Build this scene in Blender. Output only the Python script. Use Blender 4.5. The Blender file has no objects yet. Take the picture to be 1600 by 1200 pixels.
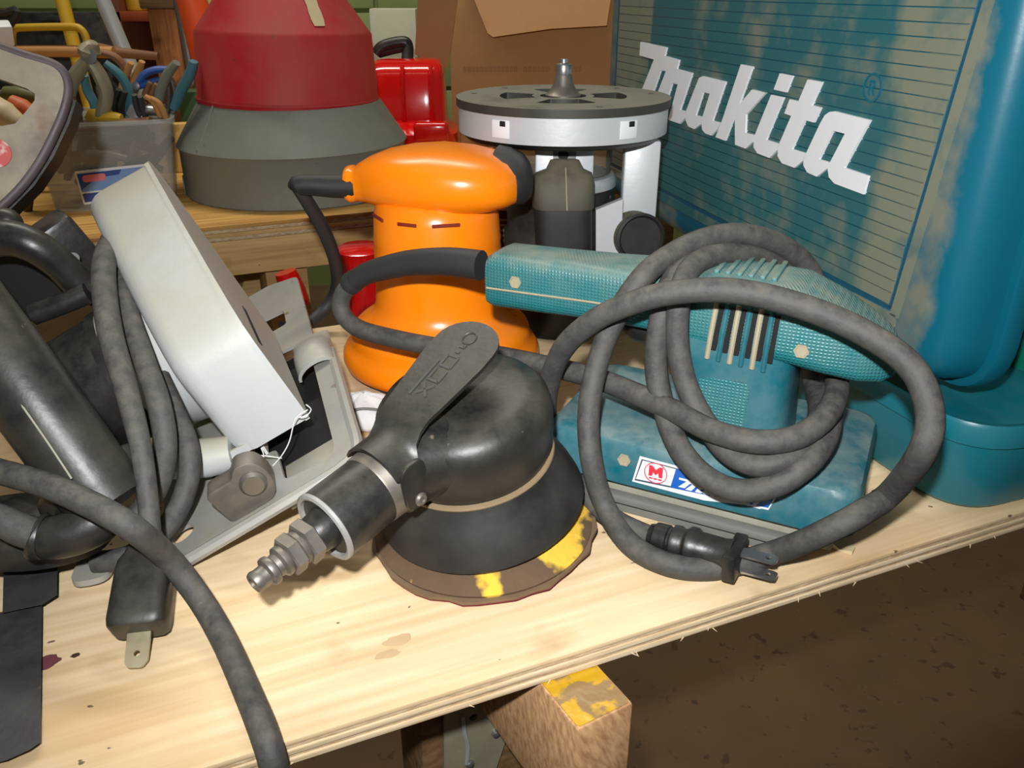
import bpy, bmesh, math, random
from mathutils import Vector, Matrix, Euler

random.seed(7)
SC = bpy.context.scene
COL = SC.collection

# ------------------------------------------------------------------ camera
F = 1300.0                        # focal length in pixels of the 1600x1200 frame
TH = math.radians(25.5)           # downward pitch
H = 0.24                          # lens height above the work table top (table top is z = 0)
cam_d = bpy.data.cameras.new('camera')
cam_d.sensor_fit = 'HORIZONTAL'
cam_d.sensor_width = 36.0
cam_d.lens = 36.0 * F / 1600.0
cam_d.clip_start = 0.01
cam = bpy.data.objects.new('camera', cam_d)
cam.location = (0, 0, H)
cam.rotation_euler = (math.pi / 2 - TH, 0, 0)
COL.objects.link(cam)
SC.camera = cam

# ------------------------------------------------------------------ world, lights, exposure
w = bpy.data.worlds.new('room_light')
SC.world = w
w.use_nodes = True
w.node_tree.nodes['Background'].inputs[0].default_value = (1.0, 0.92, 0.80, 1)
w.node_tree.nodes['Background'].inputs[1].default_value = 0.085

def light(name, kind, loc, energy, color=(1, 1, 1), size=.1, size_y=None, rot=(0, 0, 0)):
    d = bpy.data.lights.new(name, kind)
    d.energy = energy
    d.color = color
    if kind == 'AREA':
        d.shape = 'RECTANGLE'
        d.size = size
        d.size_y = size_y or size
    else:
        d.shadow_soft_size = size
    o = bpy.data.objects.new(name, d)
    o.location = loc
    o.rotation_euler = rot
    COL.objects.link(o)
    return o

# the camera's own flash, a hand's breadth above and left of the lens
fl_ = light('camera_flash', 'SPOT', (-0.018, -0.012, H + 0.058), 15.5, (0.97, 0.985, 1.0), 0.007)
fl_.data.spot_size = math.radians(112)
fl_.data.spot_blend = 1.0
fl_.rotation_euler = (math.radians(90 - 17), 0, math.radians(-1.5))
# two fluorescent ceiling fittings of the workshop
light('ceiling_tube_back', 'AREA', (-0.35, 1.25, 1.55), 17.0, (1.0, 0.94, 0.82), 1.3, 0.12)
light('ceiling_tube_front', 'AREA', (-0.5, 0.1, 1.6), 1.2, (1.0, 0.94, 0.82), 1.3, 0.12)

SC.view_settings.view_transform = 'Standard'
SC.view_settings.look = 'None'
SC.view_settings.exposure = 0.0
SC.view_settings.gamma = 1.0
SC.view_settings.use_curve_mapping = False

# ------------------------------------------------------------------ measuring helpers
CAM = Vector((0, 0, H))
RT = Vector((1, 0, 0))
FW = Vector((0, math.cos(TH), -math.sin(TH)))
UPV = Vector((0, math.sin(TH), math.cos(TH)))

def ray(px, py):
    return FW + RT * ((px - 800) / F) - UPV * ((py - 600) / F)

def PZ(px, py, z=0.0):
    d = ray(px, py)
    return CAM + d * ((z - H) / d.z)

def PY(px, py, y):
    d = ray(px, py)
    return CAM + d * (y / d.y)

def PP(px, py, o, n):
    d = ray(px, py)
    return CAM + d * ((o - CAM).dot(n) / d.dot(n))

def lerp(a, b, t):
    return a + (b - a) * t

def frame(o, x, y, z):
    m = Matrix.Identity(4)
    for i in range(3):
        m[i][0], m[i][1], m[i][2], m[i][3] = x[i], y[i], z[i], o[i]
    return m

def axis_frame(o, z, hint=(0, 0, 1)):
    z = Vector(z).normalized()
    h = Vector(hint)
    if abs(z.dot(h.normalized())) > .98:
        h = Vector((1, 0, 0))
    x = h.cross(z).normalized()
    y = z.cross(x)
    return frame(o, x, y, z)

# ------------------------------------------------------------------ materials
def lin(c):
    return tuple((v / 255 / 12.92 if v / 255 <= .04045 else ((v / 255 + .055) / 1.055) ** 2.4) for v in c[:3]) + (1,)

def mat(name, c, rough=.5, metal=0., dust=None, damt=.5, dsc=60., up=.6, var=.12, vsc=45., bump=0., bsc=250.,
        coat=0., spec=.5, spots=None, spsc=90., spth=.68, cov=0., waffle=0.):
    """Base colour with slow variation, settled dust (stronger on faces that look up), fine relief."""
    m = bpy.data.materials.new(name)
    m.use_nodes = True
    nt = m.node_tree
    N, L = nt.nodes, nt.links
    b = N['Principled BSDF']
    b.inputs['Metallic'].default_value = metal
    b.inputs['Coat Weight'].default_value = coat
    b.inputs['Coat Roughness'].default_value = .08
    b.inputs['Specular IOR Level'].default_value = spec
    tc = N.new('ShaderNodeTexCoord')
    n1 = N.new('ShaderNodeTexNoise')
    n1.inputs['Scale'].default_value = vsc
    n1.inputs['Detail'].default_value = 5
    L.new(tc.outputs['Object'], n1.inputs['Vector'])
    mx = N.new('ShaderNodeMix')
    mx.data_type = 'RGBA'
    base = lin(c)
    mx.inputs[6].default_value = tuple(v * (1 - var) for v in base[:3]) + (1,)
    mx.inputs[7].default_value = tuple(min(1, v * (1 + var)) for v in base[:3]) + (1,)
    L.new(n1.outputs['Fac'], mx.inputs[0])
    col = mx.outputs[2]
    rough_s = None
    if spots:
        n3 = N.new('ShaderNodeTexNoise')
        n3.inputs['Scale'].default_value = spsc
        n3.inputs['Detail'].default_value = 4
        L.new(tc.outputs['Object'], n3.inputs['Vector'])
        r3 = N.new('ShaderNodeMapRange')
        r3.inputs[1].default_value = spth - .03
        r3.inputs[2].default_value = spth + .03
        L.new(n3.outputs['Fac'], r3.inputs[0])
        ms = N.new('ShaderNodeMix')
        ms.data_type = 'RGBA'
        L.new(r3.outputs[0], ms.inputs[0])
        L.new(col, ms.inputs[6])
        ms.inputs[7].default_value = lin(spots)
        col = ms.outputs[2]
    if dust:
        n2 = N.new('ShaderNodeTexNoise')
        n2.inputs['Scale'].default_value = dsc
        n2.inputs['Detail'].default_value = 8
        n2.inputs['Roughness'].default_value = .65
        L.new(tc.outputs['Object'], n2.inputs['Vector'])
        r2 = N.new('ShaderNodeMapRange')
        r2.inputs[1].default_value = .35 - cov
        r2.inputs[2].default_value = .68 - cov
        L.new(n2.outputs['Fac'], r2.inputs[0])
        g = N.new('ShaderNodeNewGeometry')
        sx = N.new('ShaderNodeSeparateXYZ')
        L.new(g.outputs['Normal'], sx.inputs[0])
        mr = N.new('ShaderNodeMapRange')
        mr.inputs[1].default_value = -.2
        mr.inputs[2].default_value = .9
        mr.inputs[3].default_value = 1 - up
        mr.inputs[4].default_value = 1
        L.new(sx.outputs['Z'], mr.inputs[0])
        mu = N.new('ShaderNodeMath')
        mu.operation = 'MULTIPLY'
        L.new(r2.outputs[0], mu.inputs[0])
        L.new(mr.outputs[0], mu.inputs[1])
        mu2 = N.new('ShaderNodeMath')
        mu2.operation = 'MULTIPLY'
        mu2.inputs[1].default_value = damt
        L.new(mu.outputs[0], mu2.inputs[0])
        md = N.new('ShaderNodeMix')
        md.data_type = 'RGBA'
        L.new(mu2.outputs[0], md.inputs[0])
        L.new(col, md.inputs[6])
        md.inputs[7].default_value = lin(dust)
        col = md.outputs[2]
        ro = N.new('ShaderNodeMapRange')
        ro.inputs[3].default_value = rough
        ro.inputs[4].default_value = min(1, rough + .45)
        L.new(mu2.outputs[0], ro.inputs[0])
        rough_s = ro.outputs[0]
        if metal > 0:
            me = N.new('ShaderNodeMapRange')
            me.inputs[3].default_value = metal
            me.inputs[4].default_value = 0
            L.new(mu2.outputs[0], me.inputs[0])
            L.new(me.outputs[0], b.inputs['Metallic'])
    L.new(col, b.inputs['Base Color'])
    if rough_s:
        L.new(rough_s, b.inputs['Roughness'])
    else:
        b.inputs['Roughness'].default_value = rough
    if bump:
        n4 = N.new('ShaderNodeTexNoise')
        n4.inputs['Scale'].default_value = bsc
        n4.inputs['Detail'].default_value = 3
        L.new(tc.outputs['Object'], n4.inputs['Vector'])
        bp = N.new('ShaderNodeBump')
        bp.inputs['Strength'].default_value = bump
        bp.inputs['Distance'].default_value = .001
        L.new(n4.outputs['Fac'], bp.inputs['Height'])
        L.new(bp.outputs[0], b.inputs['Normal'])
        if waffle:
            hs = []
            for ax in ('X', 'Z'):
                wv = N.new('ShaderNodeTexWave')
                wv.bands_direction = ax
                wv.inputs['Scale'].default_value = waffle
                L.new(tc.outputs['Object'], wv.inputs['Vector'])
                hs.append(wv.outputs['Fac'])
            mn = N.new('ShaderNodeMath')
            mn.operation = 'MINIMUM'
            L.new(hs[0], mn.inputs[0])
            L.new(hs[1], mn.inputs[1])
            b2 = N.new('ShaderNodeBump')
            b2.inputs['Strength'].default_value = .55
            b2.inputs['Distance'].default_value = .0006
            L.new(mn.outputs[0], b2.inputs['Height'])
            L.new(bp.outputs[0], b2.inputs['Normal'])
            L.new(b2.outputs[0], b.inputs['Normal'])
    return m

def wood(name, c1, c2, c3=None, ang=0., along=2.5, across=70., rough=.6, stain=None, stamt=.5, axis='Z', seed=0., c3amt=.6):
    """Grain streaks along one direction, broad warm bands, a few stains."""
    m = bpy.data.materials.new(name)
    m.use_nodes = True
    nt = m.node_tree
    N, L = nt.nodes, nt.links
    b = N['Principled BSDF']
    b.inputs['Roughness'].default_value = rough
    b.inputs['Specular IOR Level'].default_value = .3
    tc = N.new('ShaderNodeTexCoord')
    mp0 = N.new('ShaderNodeMapping')
    mp0.inputs['Location'].default_value = (seed, seed * .7, 0)
    mp0.inputs['Rotation'].default_value = {'Z': (0, 0, -ang), 'Y': (0, -ang, 0), 'X': (-ang, 0, 0)}[axis]
    L.new(tc.outputs['Object'], mp0.inputs[0])

    def noise(sc, det, dist=0.):
        mp = N.new('ShaderNodeMapping')
        mp.inputs['Scale'].default_value = sc
        L.new(mp0.outputs[0], mp.inputs[0])
        n = N.new('ShaderNodeTexNoise')
        n.inputs['Scale'].default_value = 1
        n.inputs['Detail'].default_value = det
        n.inputs['Distortion'].default_value = dist
        L.new(mp.outputs[0], n.inputs['Vector'])
        return n.outputs['Fac']

    def rng(s, a, c, lo=0., hi=1.):
        r = N.new('ShaderNodeMapRange')
        r.inputs[1].default_value = a
        r.inputs[2].default_value = c
        r.inputs[3].default_value = lo
        r.inputs[4].default_value = hi
        L.new(s, r.inputs[0])
        return r.outputs[0]

    def mix(f, a, c):
        x = N.new('ShaderNodeMix')
        x.data_type = 'RGBA'
        L.new(f, x.inputs[0])
        for s, i in ((a, 6), (c, 7)):
            if isinstance(s, tuple):
                x.inputs[i].default_value = s
            else:
                L.new(s, x.inputs[i])
        return x.outputs[2]

    fine = noise((along * 3, across * 4, across * 4), 4)
    band = noise((along * 1.6, across * .22, across * .22), 4, .4)
    col = mix(rng(fine, .3, .7), lin(c1), lin(c2))
    if c3:
        col = mix(rng(band, .5, .72, 0, c3amt), col, lin(c3))
    if stain:
        st = noise((26, 30, 30), 6)
        col = mix(rng(st, .6, .74, 0, stamt), col, lin(stain))
        sp = noise((130, 150, 150), 2)
        col = mix(rng(sp, .745, .76, 0, .8), col, lin((62, 40, 26)))
    L.new(col, b.inputs['Base Color'])
    bp = N.new('ShaderNodeBump')
    bp.inputs['Strength'].default_value = .25
    bp.inputs['Distance'].default_value = .0006
    L.new(fine, bp.inputs['Height'])
    L.new(bp.outputs[0], b.inputs['Normal'])
    return m

# ------------------------------------------------------------------ mesh helpers
def link(o):
    COL.objects.link(o)
    return o

def thing(name, label, cat, loc, group=None):
    o = bpy.data.objects.new(name, None)
    o.empty_display_size = .02
    o.location = loc
    o['label'] = label
    o['category'] = cat
    if group:
        o['group'] = group
    return link(o)

def fin(name, bm, m, parent=None, smooth=40., label=None, cat=None, group=None, kind=None):
    bmesh.ops.remove_doubles(bm, verts=bm.verts, dist=1e-6)
    bmesh.ops.recalc_face_normals(bm, faces=bm.faces)
    me = bpy.data.meshes.new(name)
    bm.to_mesh(me)
    bm.free()
    for p in me.polygons:
        p.use_smooth = True
    me.set_sharp_from_angle(angle=math.radians(smooth))
    o = bpy.data.objects.new(name, me)
    if m:
        me.materials.append(m)
    link(o)
    off = Vector((0, 0, 0))
    if me.vertices:
        xs = [v.co for v in me.vertices]
        off = Vector(((min(v.x for v in xs) + max(v.x for v in xs)) / 2, (min(v.y for v in xs) + max(v.y for v in xs)) / 2,
                      min(v.z for v in xs)))
        me.transform(Matrix.Translation(-off))
    if parent:
        o.parent = parent
        q = parent
        po = Vector((0, 0, 0))
        while q:
            po += q.location
            q = q.parent
        o.location = off - po
    else:
        o.location = off
    if label:
        o['label'] = label
    if cat:
        o['category'] = cat
    if group:
        o['group'] = group
    if kind:
        o['kind'] = kind
    return o

def nb():
    return bmesh.new()

def addloops(bm, loops, cap=True, closed=True):
    rows = [[bm.verts.new(p) for p in lp] for lp in loops]
    n = len(rows[0])
    for a, c in zip(rows, rows[1:]):
        for i in range(n if closed else n - 1):
            j = (i + 1) % n
            try:
                bm.faces.new((a[i], a[j], c[j], c[i]))
            except ValueError:
                pass
    if cap and closed:
        for r in (rows[0], rows[-1]):
            try:
                bm.faces.new(r)
            except ValueError:
                pass
    return rows

def cat_rom(pts, sub=6):
    pts = [Vector(p) for p in pts]
    if len(pts) < 3:
        return pts
    out = []
    for i in range(len(pts) - 1):
        p0 = pts[max(i - 1, 0)]
        p1, p2 = pts[i], pts[i + 1]
        p3 = pts[min(i + 2, len(pts) - 1)]
        for k in range(sub):
            t = k / sub
            out.append(.5 * ((2 * p1) + (-p0 + p2) * t + (2 * p0 - 5 * p1 + 4 * p2 - p3) * t * t + (-p0 + 3 * p1 - 3 * p2 + p3) * t ** 3))
    out.append(pts[-1])
    return out

def tube(bm, pts, r, n=12, sub=6, flat=1.0):
    """Sweep a circle along a smooth path; r is a number or one radius per control point."""
    k = len(pts)
    rs = list(r) if isinstance(r, (list, tuple)) else [r] * k
    pp = cat_rom(pts, sub) if sub > 1 else [Vector(p) for p in pts]
    m = len(pp)
    t = (pp[1] - pp[0]).normalized()
    h = Vector((0, 0, 1)) if abs(t.z) < .9 else Vector((1, 0, 0))
    x = h.cross(t).normalized()
    loops = []
    for i, p in enumerate(pp):
        a = pp[max(i - 1, 0)]
        c = pp[min(i + 1, m - 1)]
        t = (c - a)
        if t.length < 1e-9:
            t = Vector((0, 0, 1))
        t.normalize()
        x = (x - t * x.dot(t)).normalized()
        y = t.cross(x)
        u = i / (m - 1) * (k - 1)
        j = min(int(u), k - 2)
        rr = lerp(rs[j], rs[j + 1], u - j)
        loops.append([p + (x * math.cos(q) + y * math.sin(q) * flat) * rr for q in (2 * math.pi * s / n for s in range(n))])
    addloops(bm, loops)
    return bm

def lathe(bm, prof, M, n=48, a0=0., a1=2 * math.pi):
    full = abs(a1 - a0 - 2 * math.pi) < 1e-6
    loops = []
    cnt = n if full else n + 1
    for r, z in prof:
        r = max(r, 1e-5)
        loops.append([M @ Vector((r * math.cos(a0 + (a1 - a0) * i / n), r * math.sin(a0 + (a1 - a0) * i / n), z)) for i in range(cnt)])
    addloops(bm, loops, cap=full, closed=full)
    return bm

def sup(c, ax, ay, a, b, p=2.5, n=32):
    out = []
    for i in range(n):
        q = 2 * math.pi * i / n
        cs, sn = math.cos(q), math.sin(q)
        out.append(Vector(c) + Vector(ax) * (a * math.copysign(abs(cs) ** (2 / p), cs)) + Vector(ay) * (b * math.copysign(abs(sn) ** (2 / p), sn)))
    return out

def box(bm, M, sx, sy, sz, bev=0., seg=2):
    """Box from 0..s in x,y centred, z from 0..sz in the frame M."""
    t = nb()
    bmesh.ops.create_cube(t, size=1)
    for v in t.verts:
        v.co = Vector((v.co.x * sx, v.co.y * sy, (v.co.z + .5) * sz))
    if bev:
        bmesh.ops.bevel(t, geom=list(t.edges), offset=bev, segments=seg, profile=.5, affect='EDGES')
    return merge(bm, t, M)

def merge(bm, t, M=None):
    mp = {}
    for v in t.verts:
        mp[v] = bm.verts.new(M @ v.co if M else v.co)
    for f in t.faces:
        try:
            bm.faces.new([mp[v] for v in f.verts])
        except ValueError:
            pass
    t.free()
    return bm

def rpoly(pts, r, seg=5):
    """2D polygon with rounded corners; r is a number or a list."""
    n = len(pts)
    out = []
    for i in range(n):
        rr = r[i] if isinstance(r, (list, tuple)) else r
        p = Vector(pts[i]).to_2d()
        a = Vector(pts[i - 1]).to_2d()
        c = Vector(pts[(i + 1) % n]).to_2d()
        if rr <= 0:
            out.append(p)
            continue
        da, dc = (a - p), (c - p)
        k = min(rr, da.length * .48, dc.length * .48)
        p1 = p + da.normalized() * k
        p2 = p + dc.normalized() * k
        for s in range(seg + 1):
            t = s / seg
            out.append((1 - t) ** 2 * p1 + 2 * t * (1 - t) * p + t * t * p2)
    return out

def circ(cx, cy, r, n=20, ry=None):
    ry = ry or r
    return [Vector((cx + r * math.cos(2 * math.pi * i / n), cy + ry * math.sin(2 * math.pi * i / n))) for i in range(n)]

def plate(bm, outer, M, t, holes=(), bev=0.):
    """Extrude a 2D outline (with holes) by t along z of the frame M."""
    q = nb()
    edges = []
    loops = [outer] + list(holes)
    for lp in loops:
        vs = [q.verts.new((p[0], p[1], 0)) for p in lp]
        for i in range(len(vs)):
            edges.append(q.edges.new((vs[i], vs[(i + 1) % len(vs)])))
    bmesh.ops.triangle_fill(q, use_beauty=True, use_dissolve=False, edges=edges)
    fs = list(q.faces)
    r = bmesh.ops.extrude_face_region(q, geom=fs)
    for v in r['geom']:
        if isinstance(v, bmesh.types.BMVert):
            v.co.z += t
    if bev:
        bmesh.ops.recalc_face_normals(q, faces=q.faces)
        es = [e for e in q.edges if len(e.link_faces) == 2 and e.calc_face_angle(0) > 1.0]
        bmesh.ops.bevel(q, geom=es, offset=bev, segments=2, profile=.5, affect='EDGES')
    return merge(bm, q, M)

def hexa(bm, M, r, h):
    return lathe(bm, [(r * .9, 0), (r, h * .12), (r, h * .88), (r * .9, h)], M, n=6)

def blk(name, m, parent, M, sx, sy, sz, bev=0., **kw):
    return fin(name, box(nb(), M, sx, sy, sz, bev), m, parent, **kw)

def T(x, y, z):
    return Matrix.Translation((x, y, z))

# ------------------------------------------------------------------ material library
DUST = (150, 138, 112)
M_ply_top = wood('plywood_face', (228, 204, 166), (206, 177, 134), (198, 148, 96), math.radians(22.8), 3., 46., stain=(168, 128, 84), stamt=.5, c3amt=.75)
M_ply_a = wood('ply_long_grain', (222, 202, 170), (186, 158, 118), None, math.radians(22.8), 8., 300., rough=.8)
M_ply_b = wood('ply_end_grain', (214, 192, 158), (168, 138, 102), None, math.radians(22.8), 60., 240., rough=.9)
M_bench_top = wood('bench_plywood', (214, 172, 96), (168, 118, 54), (120, 76, 34), math.radians(22.8), 2.2, 42., seed=3.1)
M_pine = wood('pine_board', (206, 172, 112), (176, 138, 82), (150, 104, 58), math.radians(22.8), 2.5, 50., seed=1.3, stain=(110, 76, 44), stamt=.3)
M_old_wood = wood('weathered_wood', (128, 100, 66), (92, 68, 44), (70, 48, 30), 0., 4., 60., seed=5.)
M_end_grain = wood('end_grain', (206, 164, 118), (160, 116, 78), None, math.radians(60), 10., 120., axis='Y', rough=.85)
M_yellow_paint = mat('chipped_yellow_paint', (205, 160, 30), .25, spots=(150, 120, 80), spsc=70, spth=.5, bump=.4, bsc=120, coat=.4)
M_brown_shelf = mat('brown_shelf_paint', (120, 62, 34), .6, dust=(120, 96, 70), damt=.3, var=.2)
M_concrete = mat('brown_concrete', (108, 84, 56), .85, var=.35, vsc=9., spots=(84, 64, 42), spsc=60, spth=.66, bump=.3)
M_wall = mat('green_wall_paint', (150, 168, 104), .7, var=.12, vsc=12., bump=.3, bsc=60)
M_mortar = mat('green_mortar', (128, 144, 88), .85)
CA = math.radians(14.8)
cd = Vector((-math.sin(CA), math.cos(CA), 0))
cn = Vector((math.cos(CA), math.sin(CA), 0))          # into the tool case
C0 = PZ(1458, 619, .058)
def case_mat(name, c, dust, bands, amt, rough=.4):
    """Teal plastic with sanding dust caught in bands along the case face: bands = (s0, s1, fade, strength)."""
    m = mat(name, c, rough, var=.06, vsc=10., bump=.05)
    N, L = m.node_tree.nodes, m.node_tree.links
    b = N['Principled BSDF']
    g = N.new('ShaderNodeNewGeometry')
    dp = N.new('ShaderNodeVectorMath')
    dp.operation = 'DOT_PRODUCT'
    dp.inputs[1].default_value = cd
    L.new(g.outputs['Position'], dp.inputs[0])
    n = N.new('ShaderNodeTexNoise')
    n.inputs['Scale'].default_value = 26
    n.inputs['Detail'].default_value = 8
    n.inputs['Roughness'].default_value = .6
    L.new(g.outputs['Position'], n.inputs['Vector'])
    tot = None
    s0 = C0.dot(cd)
    def math2(op, a, c_):
        x = N.new('ShaderNodeMath')
        x.operation = op
        for i, v in enumerate((a, c_)):
            if isinstance(v, (int, float)):
                x.inputs[i].default_value = v
            else:
                L.new(v, x.inputs[i])
        x.use_clamp = False
        return x.outputs[0]
    def ramp(v, a, c_, lo=0., hi=1.):
        r = N.new('ShaderNodeMapRange')
        r.inputs[1].default_value = a
        r.inputs[2].default_value = c_
        r.inputs[3].default_value = lo
        r.inputs[4].default_value = hi
        L.new(v, r.inputs[0])
        return r.outputs[0]
    for (a, e, f, st) in bands:
        u_ = ramp(dp.outputs['Value'], s0 + a - f, s0 + a)
        d_ = ramp(dp.outputs['Value'], s0 + e, s0 + e + f, 1, 0)
        k_ = math2('MULTIPLY', math2('MULTIPLY', u_, d_), st)
        tot = k_ if tot is None else math2('MAXIMUM', tot, k_)
    nz = ramp(n.outputs['Fac'], .3, .7, -.55, .45)
    fac = math2('MULTIPLY', ramp(math2('ADD', tot, nz), .15, .75, 0, amt), ramp(tot, .02, .25))
    mx = N.new('ShaderNodeMix')
    mx.data_type = 'RGBA'
    src = b.inputs['Base Color'].links[0].from_socket
    L.new(src, mx.inputs[6])
    mx.inputs[7].default_value = lin(dust)
    L.new(fac, mx.inputs[0])
    L.new(mx.outputs[2], b.inputs['Base Color'])
    L.new(ramp(fac, 0, 1, rough, .9), b.inputs['Roughness'])
    return m
M_teal_case = case_mat('teal_case_plastic', (10, 94, 114), (134, 126, 98), [(.020, .046, .010, .62), (.30, .60, .05, .5)], .7, .34)
M_teal_rib = case_mat('teal_ribbed_plastic', (40, 96, 100), (138, 130, 102), [(.0, (PP(1412, 150, C0, cn) - C0).dot(cd), .02, .85), ((PP(1016, 60, C0, cn) - C0).dot(cd), .9, .006, .9), (.09, .3, .03, .24)], .66, .5)
M_teal_dark = mat('teal_groove', (18, 78, 100), .45)
M_white_letter = mat('white_letter', (226, 228, 230), .45, var=.02)
M_bin = mat('teal_bin_plastic', (8, 108, 122), .35, dust=(120, 130, 120), damt=.12, dsc=30, up=.2, var=.05)
M_green_bin = mat('green_bin_plastic', (14, 110, 88), .4)
M_card = mat('cardboard', (178, 134, 88), .85, var=.07, vsc=15., dust=(150, 110, 72), damt=.3, dsc=20, up=.2)
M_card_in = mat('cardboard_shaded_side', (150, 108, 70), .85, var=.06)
M_card_print = mat('faded_box_print', (160, 117, 76), .85)
M_galv = mat('dull_galvanized', (134, 138, 128), .5, metal=.3, dust=(120, 122, 108), damt=.8, dsc=26, up=.2, var=.2, vsc=14., spots=(104, 84, 58), spsc=30, spth=.72)
M_redpaint = mat('dusty_red_paint', (178, 14, 34), .42, dust=(150, 92, 76), damt=.7, dsc=9, up=.9, cov=.02, var=.15, vsc=10., spots=(92, 40, 36), spsc=110, spth=.74)
M_tape = mat('torn_label', (196, 180, 140), .8, var=.15)
M_redgloss = mat('glossy_red_plastic', (210, 16, 12), .16, coat=.6, var=.05)
M_black = mat('black_plastic', (22, 22, 24), .36, dust=(118, 110, 94), damt=.26, dsc=55, up=.7, var=.2, bump=.15)
M_black_dusty = mat('dusty_black_plastic', (21, 21, 22), .36, dust=(112, 106, 92), damt=.36, dsc=26, up=.75, var=.2, bump=.15, spots=(120, 110, 88), spsc=120, spth=.75)
M_disc = mat('dusty_router_plate', (12, 12, 12), .5, dust=(132, 128, 112), damt=.85, dsc=30, up=1., cov=.2, var=.1)
M_grip = mat('dusty_grip', (40, 39, 36), .5, dust=(122, 114, 92), damt=.75, dsc=40, up=.8, cov=.2, var=.1)
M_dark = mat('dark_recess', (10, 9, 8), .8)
M_cord = mat('dusty_rubber_cord', (58, 57, 56), .62, dust=(116, 110, 99), damt=.5, dsc=150, up=.6, var=.25, vsc=130, bump=.3, bsc=400, spots=(140, 128, 104), spsc=160, spth=.77)
M_cord_blk = mat('black_cord', (40, 40, 40), .6, var=.15)
M_orange = mat('orange_plastic', (255, 134, 8), .24, var=.03, vsc=8., dust=(210, 120, 50), damt=.25, dsc=20, up=.9)
M_rubber = mat('black_rubber', (24, 24, 25), .55, dust=(90, 84, 74), damt=.35, dsc=50, up=.8)
M_teal = mat('teal_tool_plastic', (4, 92, 106), .32, dust=(136, 148, 140), damt=.7, dsc=55, up=.9, cov=.06, var=.12, vsc=30., bump=.15)
M_teal_tex = mat('teal_grip_plastic', (6, 108, 114), .34, dust=(138, 142, 126), damt=.72, dsc=45, up=.9, cov=.1, var=.12, vsc=30., bump=.2, bsc=900, waffle=196.)
M_dustcake = mat('caked_sanding_dust', (160, 150, 124), .9, var=.15)
M_steel = mat('bright_steel', (176, 176, 176), .32, metal=.9, var=.1)
M_steel_old = mat('tarnished_steel', (124, 119, 112), .4, metal=.75, dust=(112, 98, 76), damt=.45, dsc=80, up=.4, spots=(104, 62, 40), spsc=80, spth=.7)
M_steel_dull = mat('dull_steel', (128, 123, 116), .38, metal=.8, var=.2, dust=(120, 110, 96), damt=.4)
M_alu = mat('cast_aluminium', (196, 198, 200), .42, metal=.25, dust=(160, 156, 140), damt=.25, up=.8, var=.05, bump=.1)
M_sawgrey = mat('grey_saw_paint', (190, 193, 194), .36, metal=.15, dust=(160, 154, 132), damt=.85, dsc=14, up=1., cov=.22, var=.06, bump=.08, bsc=500)
M_shoe = mat('saw_shoe_steel', (166, 166, 162), .4, metal=.35, dust=(140, 130, 104), damt=.6, dsc=40, up=.6, var=.15, spots=(110, 78, 56), spsc=55, spth=.74)
M_blade_blk = mat('blackened_steel', (50, 52, 56), .5, metal=.2, dust=(100, 92, 84), damt=.3, dsc=70, spots=(120, 88, 70), spsc=60, spth=.74, bump=.2)
M_brass = mat('worn_brass_prong', (170, 160, 130), .35, metal=.7, dust=(170, 160, 130), damt=.5)
M_foam = mat('yellow_foam_pad', (92, 72, 52), .9, spots=(222, 180, 60), spsc=38, spth=.585, var=.3, vsc=60, bump=.5)
M_sandpaper = mat('brown_sandpaper_backing', (112, 90, 66), .9, var=.25, vsc=70, spots=(92, 34, 36), spsc=45, spth=.68, bump=.3)
M_maroon = mat('maroon_abrasive', (106, 26, 34), .95, bump=.5)
M_padplate = mat('dusty_grey_plate', (150, 146, 130), .7, var=.2, vsc=80)
M_felt = mat('grey_felt_platen', (112, 112, 106), .9, var=.2, bump=.3)
M_cloth = mat('white_cloth', (212, 208, 206), .9, var=.05, bump=.4, bsc=500)
M_sticker_w = mat('sticker_white', (226, 226, 226), .4, var=.02)
M_sticker_b = mat('sticker_blue', (26, 92, 176), .35, var=.04)
M_sticker_r = mat('sticker_red', (214, 48, 66), .4)
M_sticker_g = mat('sticker_grey_line', (70, 84, 96), .4)
M_label_blue = mat('label_navy', (40, 66, 140), .4)
M_label_light = mat('label_sky', (116, 150, 206), .4)
M_label_pink = mat('label_pink', (220, 120, 130), .4)
M_yellow = mat('yellow_paint', (200, 160, 34), .4, var=.1, dust=(150, 120, 60), damt=.3)
M_tan = mat('tan_wood_bar', (184, 134, 76), .5)
M_silver = mat('silver_tube', (200, 204, 206), .3, metal=.5)
M_orange_cone = mat('orange_vinyl', (226, 78, 16), .5, dust=(170, 80, 40), damt=.3, up=.3)
M_olive = mat('olive_steel', (150, 144, 120), .5, metal=.4, dust=(150, 140, 108), damt=.5, up=.3)
M_teal_grip = mat('teal_plier_grip', (56, 116, 130), .5, dust=(120, 116, 96), damt=.4)
M_blue_grip = mat('blue_plier_grip', (46, 82, 150), .45)
M_brown_grip = mat('brown_grip', (134, 92, 62), .6)
M_greygrip = mat('grey_green_grip', (118, 124, 108), .55, dust=(120, 110, 90), damt=.4)
M_pinkish = mat('faded_red_sticker', (196, 84, 82), .6, spots=(220, 180, 170), spsc=70, spth=.55)
M_plateframe = mat('stained_bare_metal', (158, 146, 126), .4, metal=.3, spots=(122, 88, 58), spsc=16, spth=.56, var=.4, vsc=30, dust=(84, 78, 74), damt=.8, dsc=22, up=.2)
M_platerim = mat('grimy_purple_metal', (84, 74, 78), .5, metal=.3, dust=(120, 110, 104), damt=.5)
M_maroonbox = mat('maroon_box', (60, 20, 16), .5)
M_knot = mat('dark_knot', (70, 48, 32), .7, var=.3)
M_orangewood = mat('resin_patch', (196, 140, 92), .6, var=.2)
M_purple = mat('purple_stain', (110, 60, 66), .7, var=.3)
M_stain = mat('tan_stain', (206, 174, 134), .7, var=.15)
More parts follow.
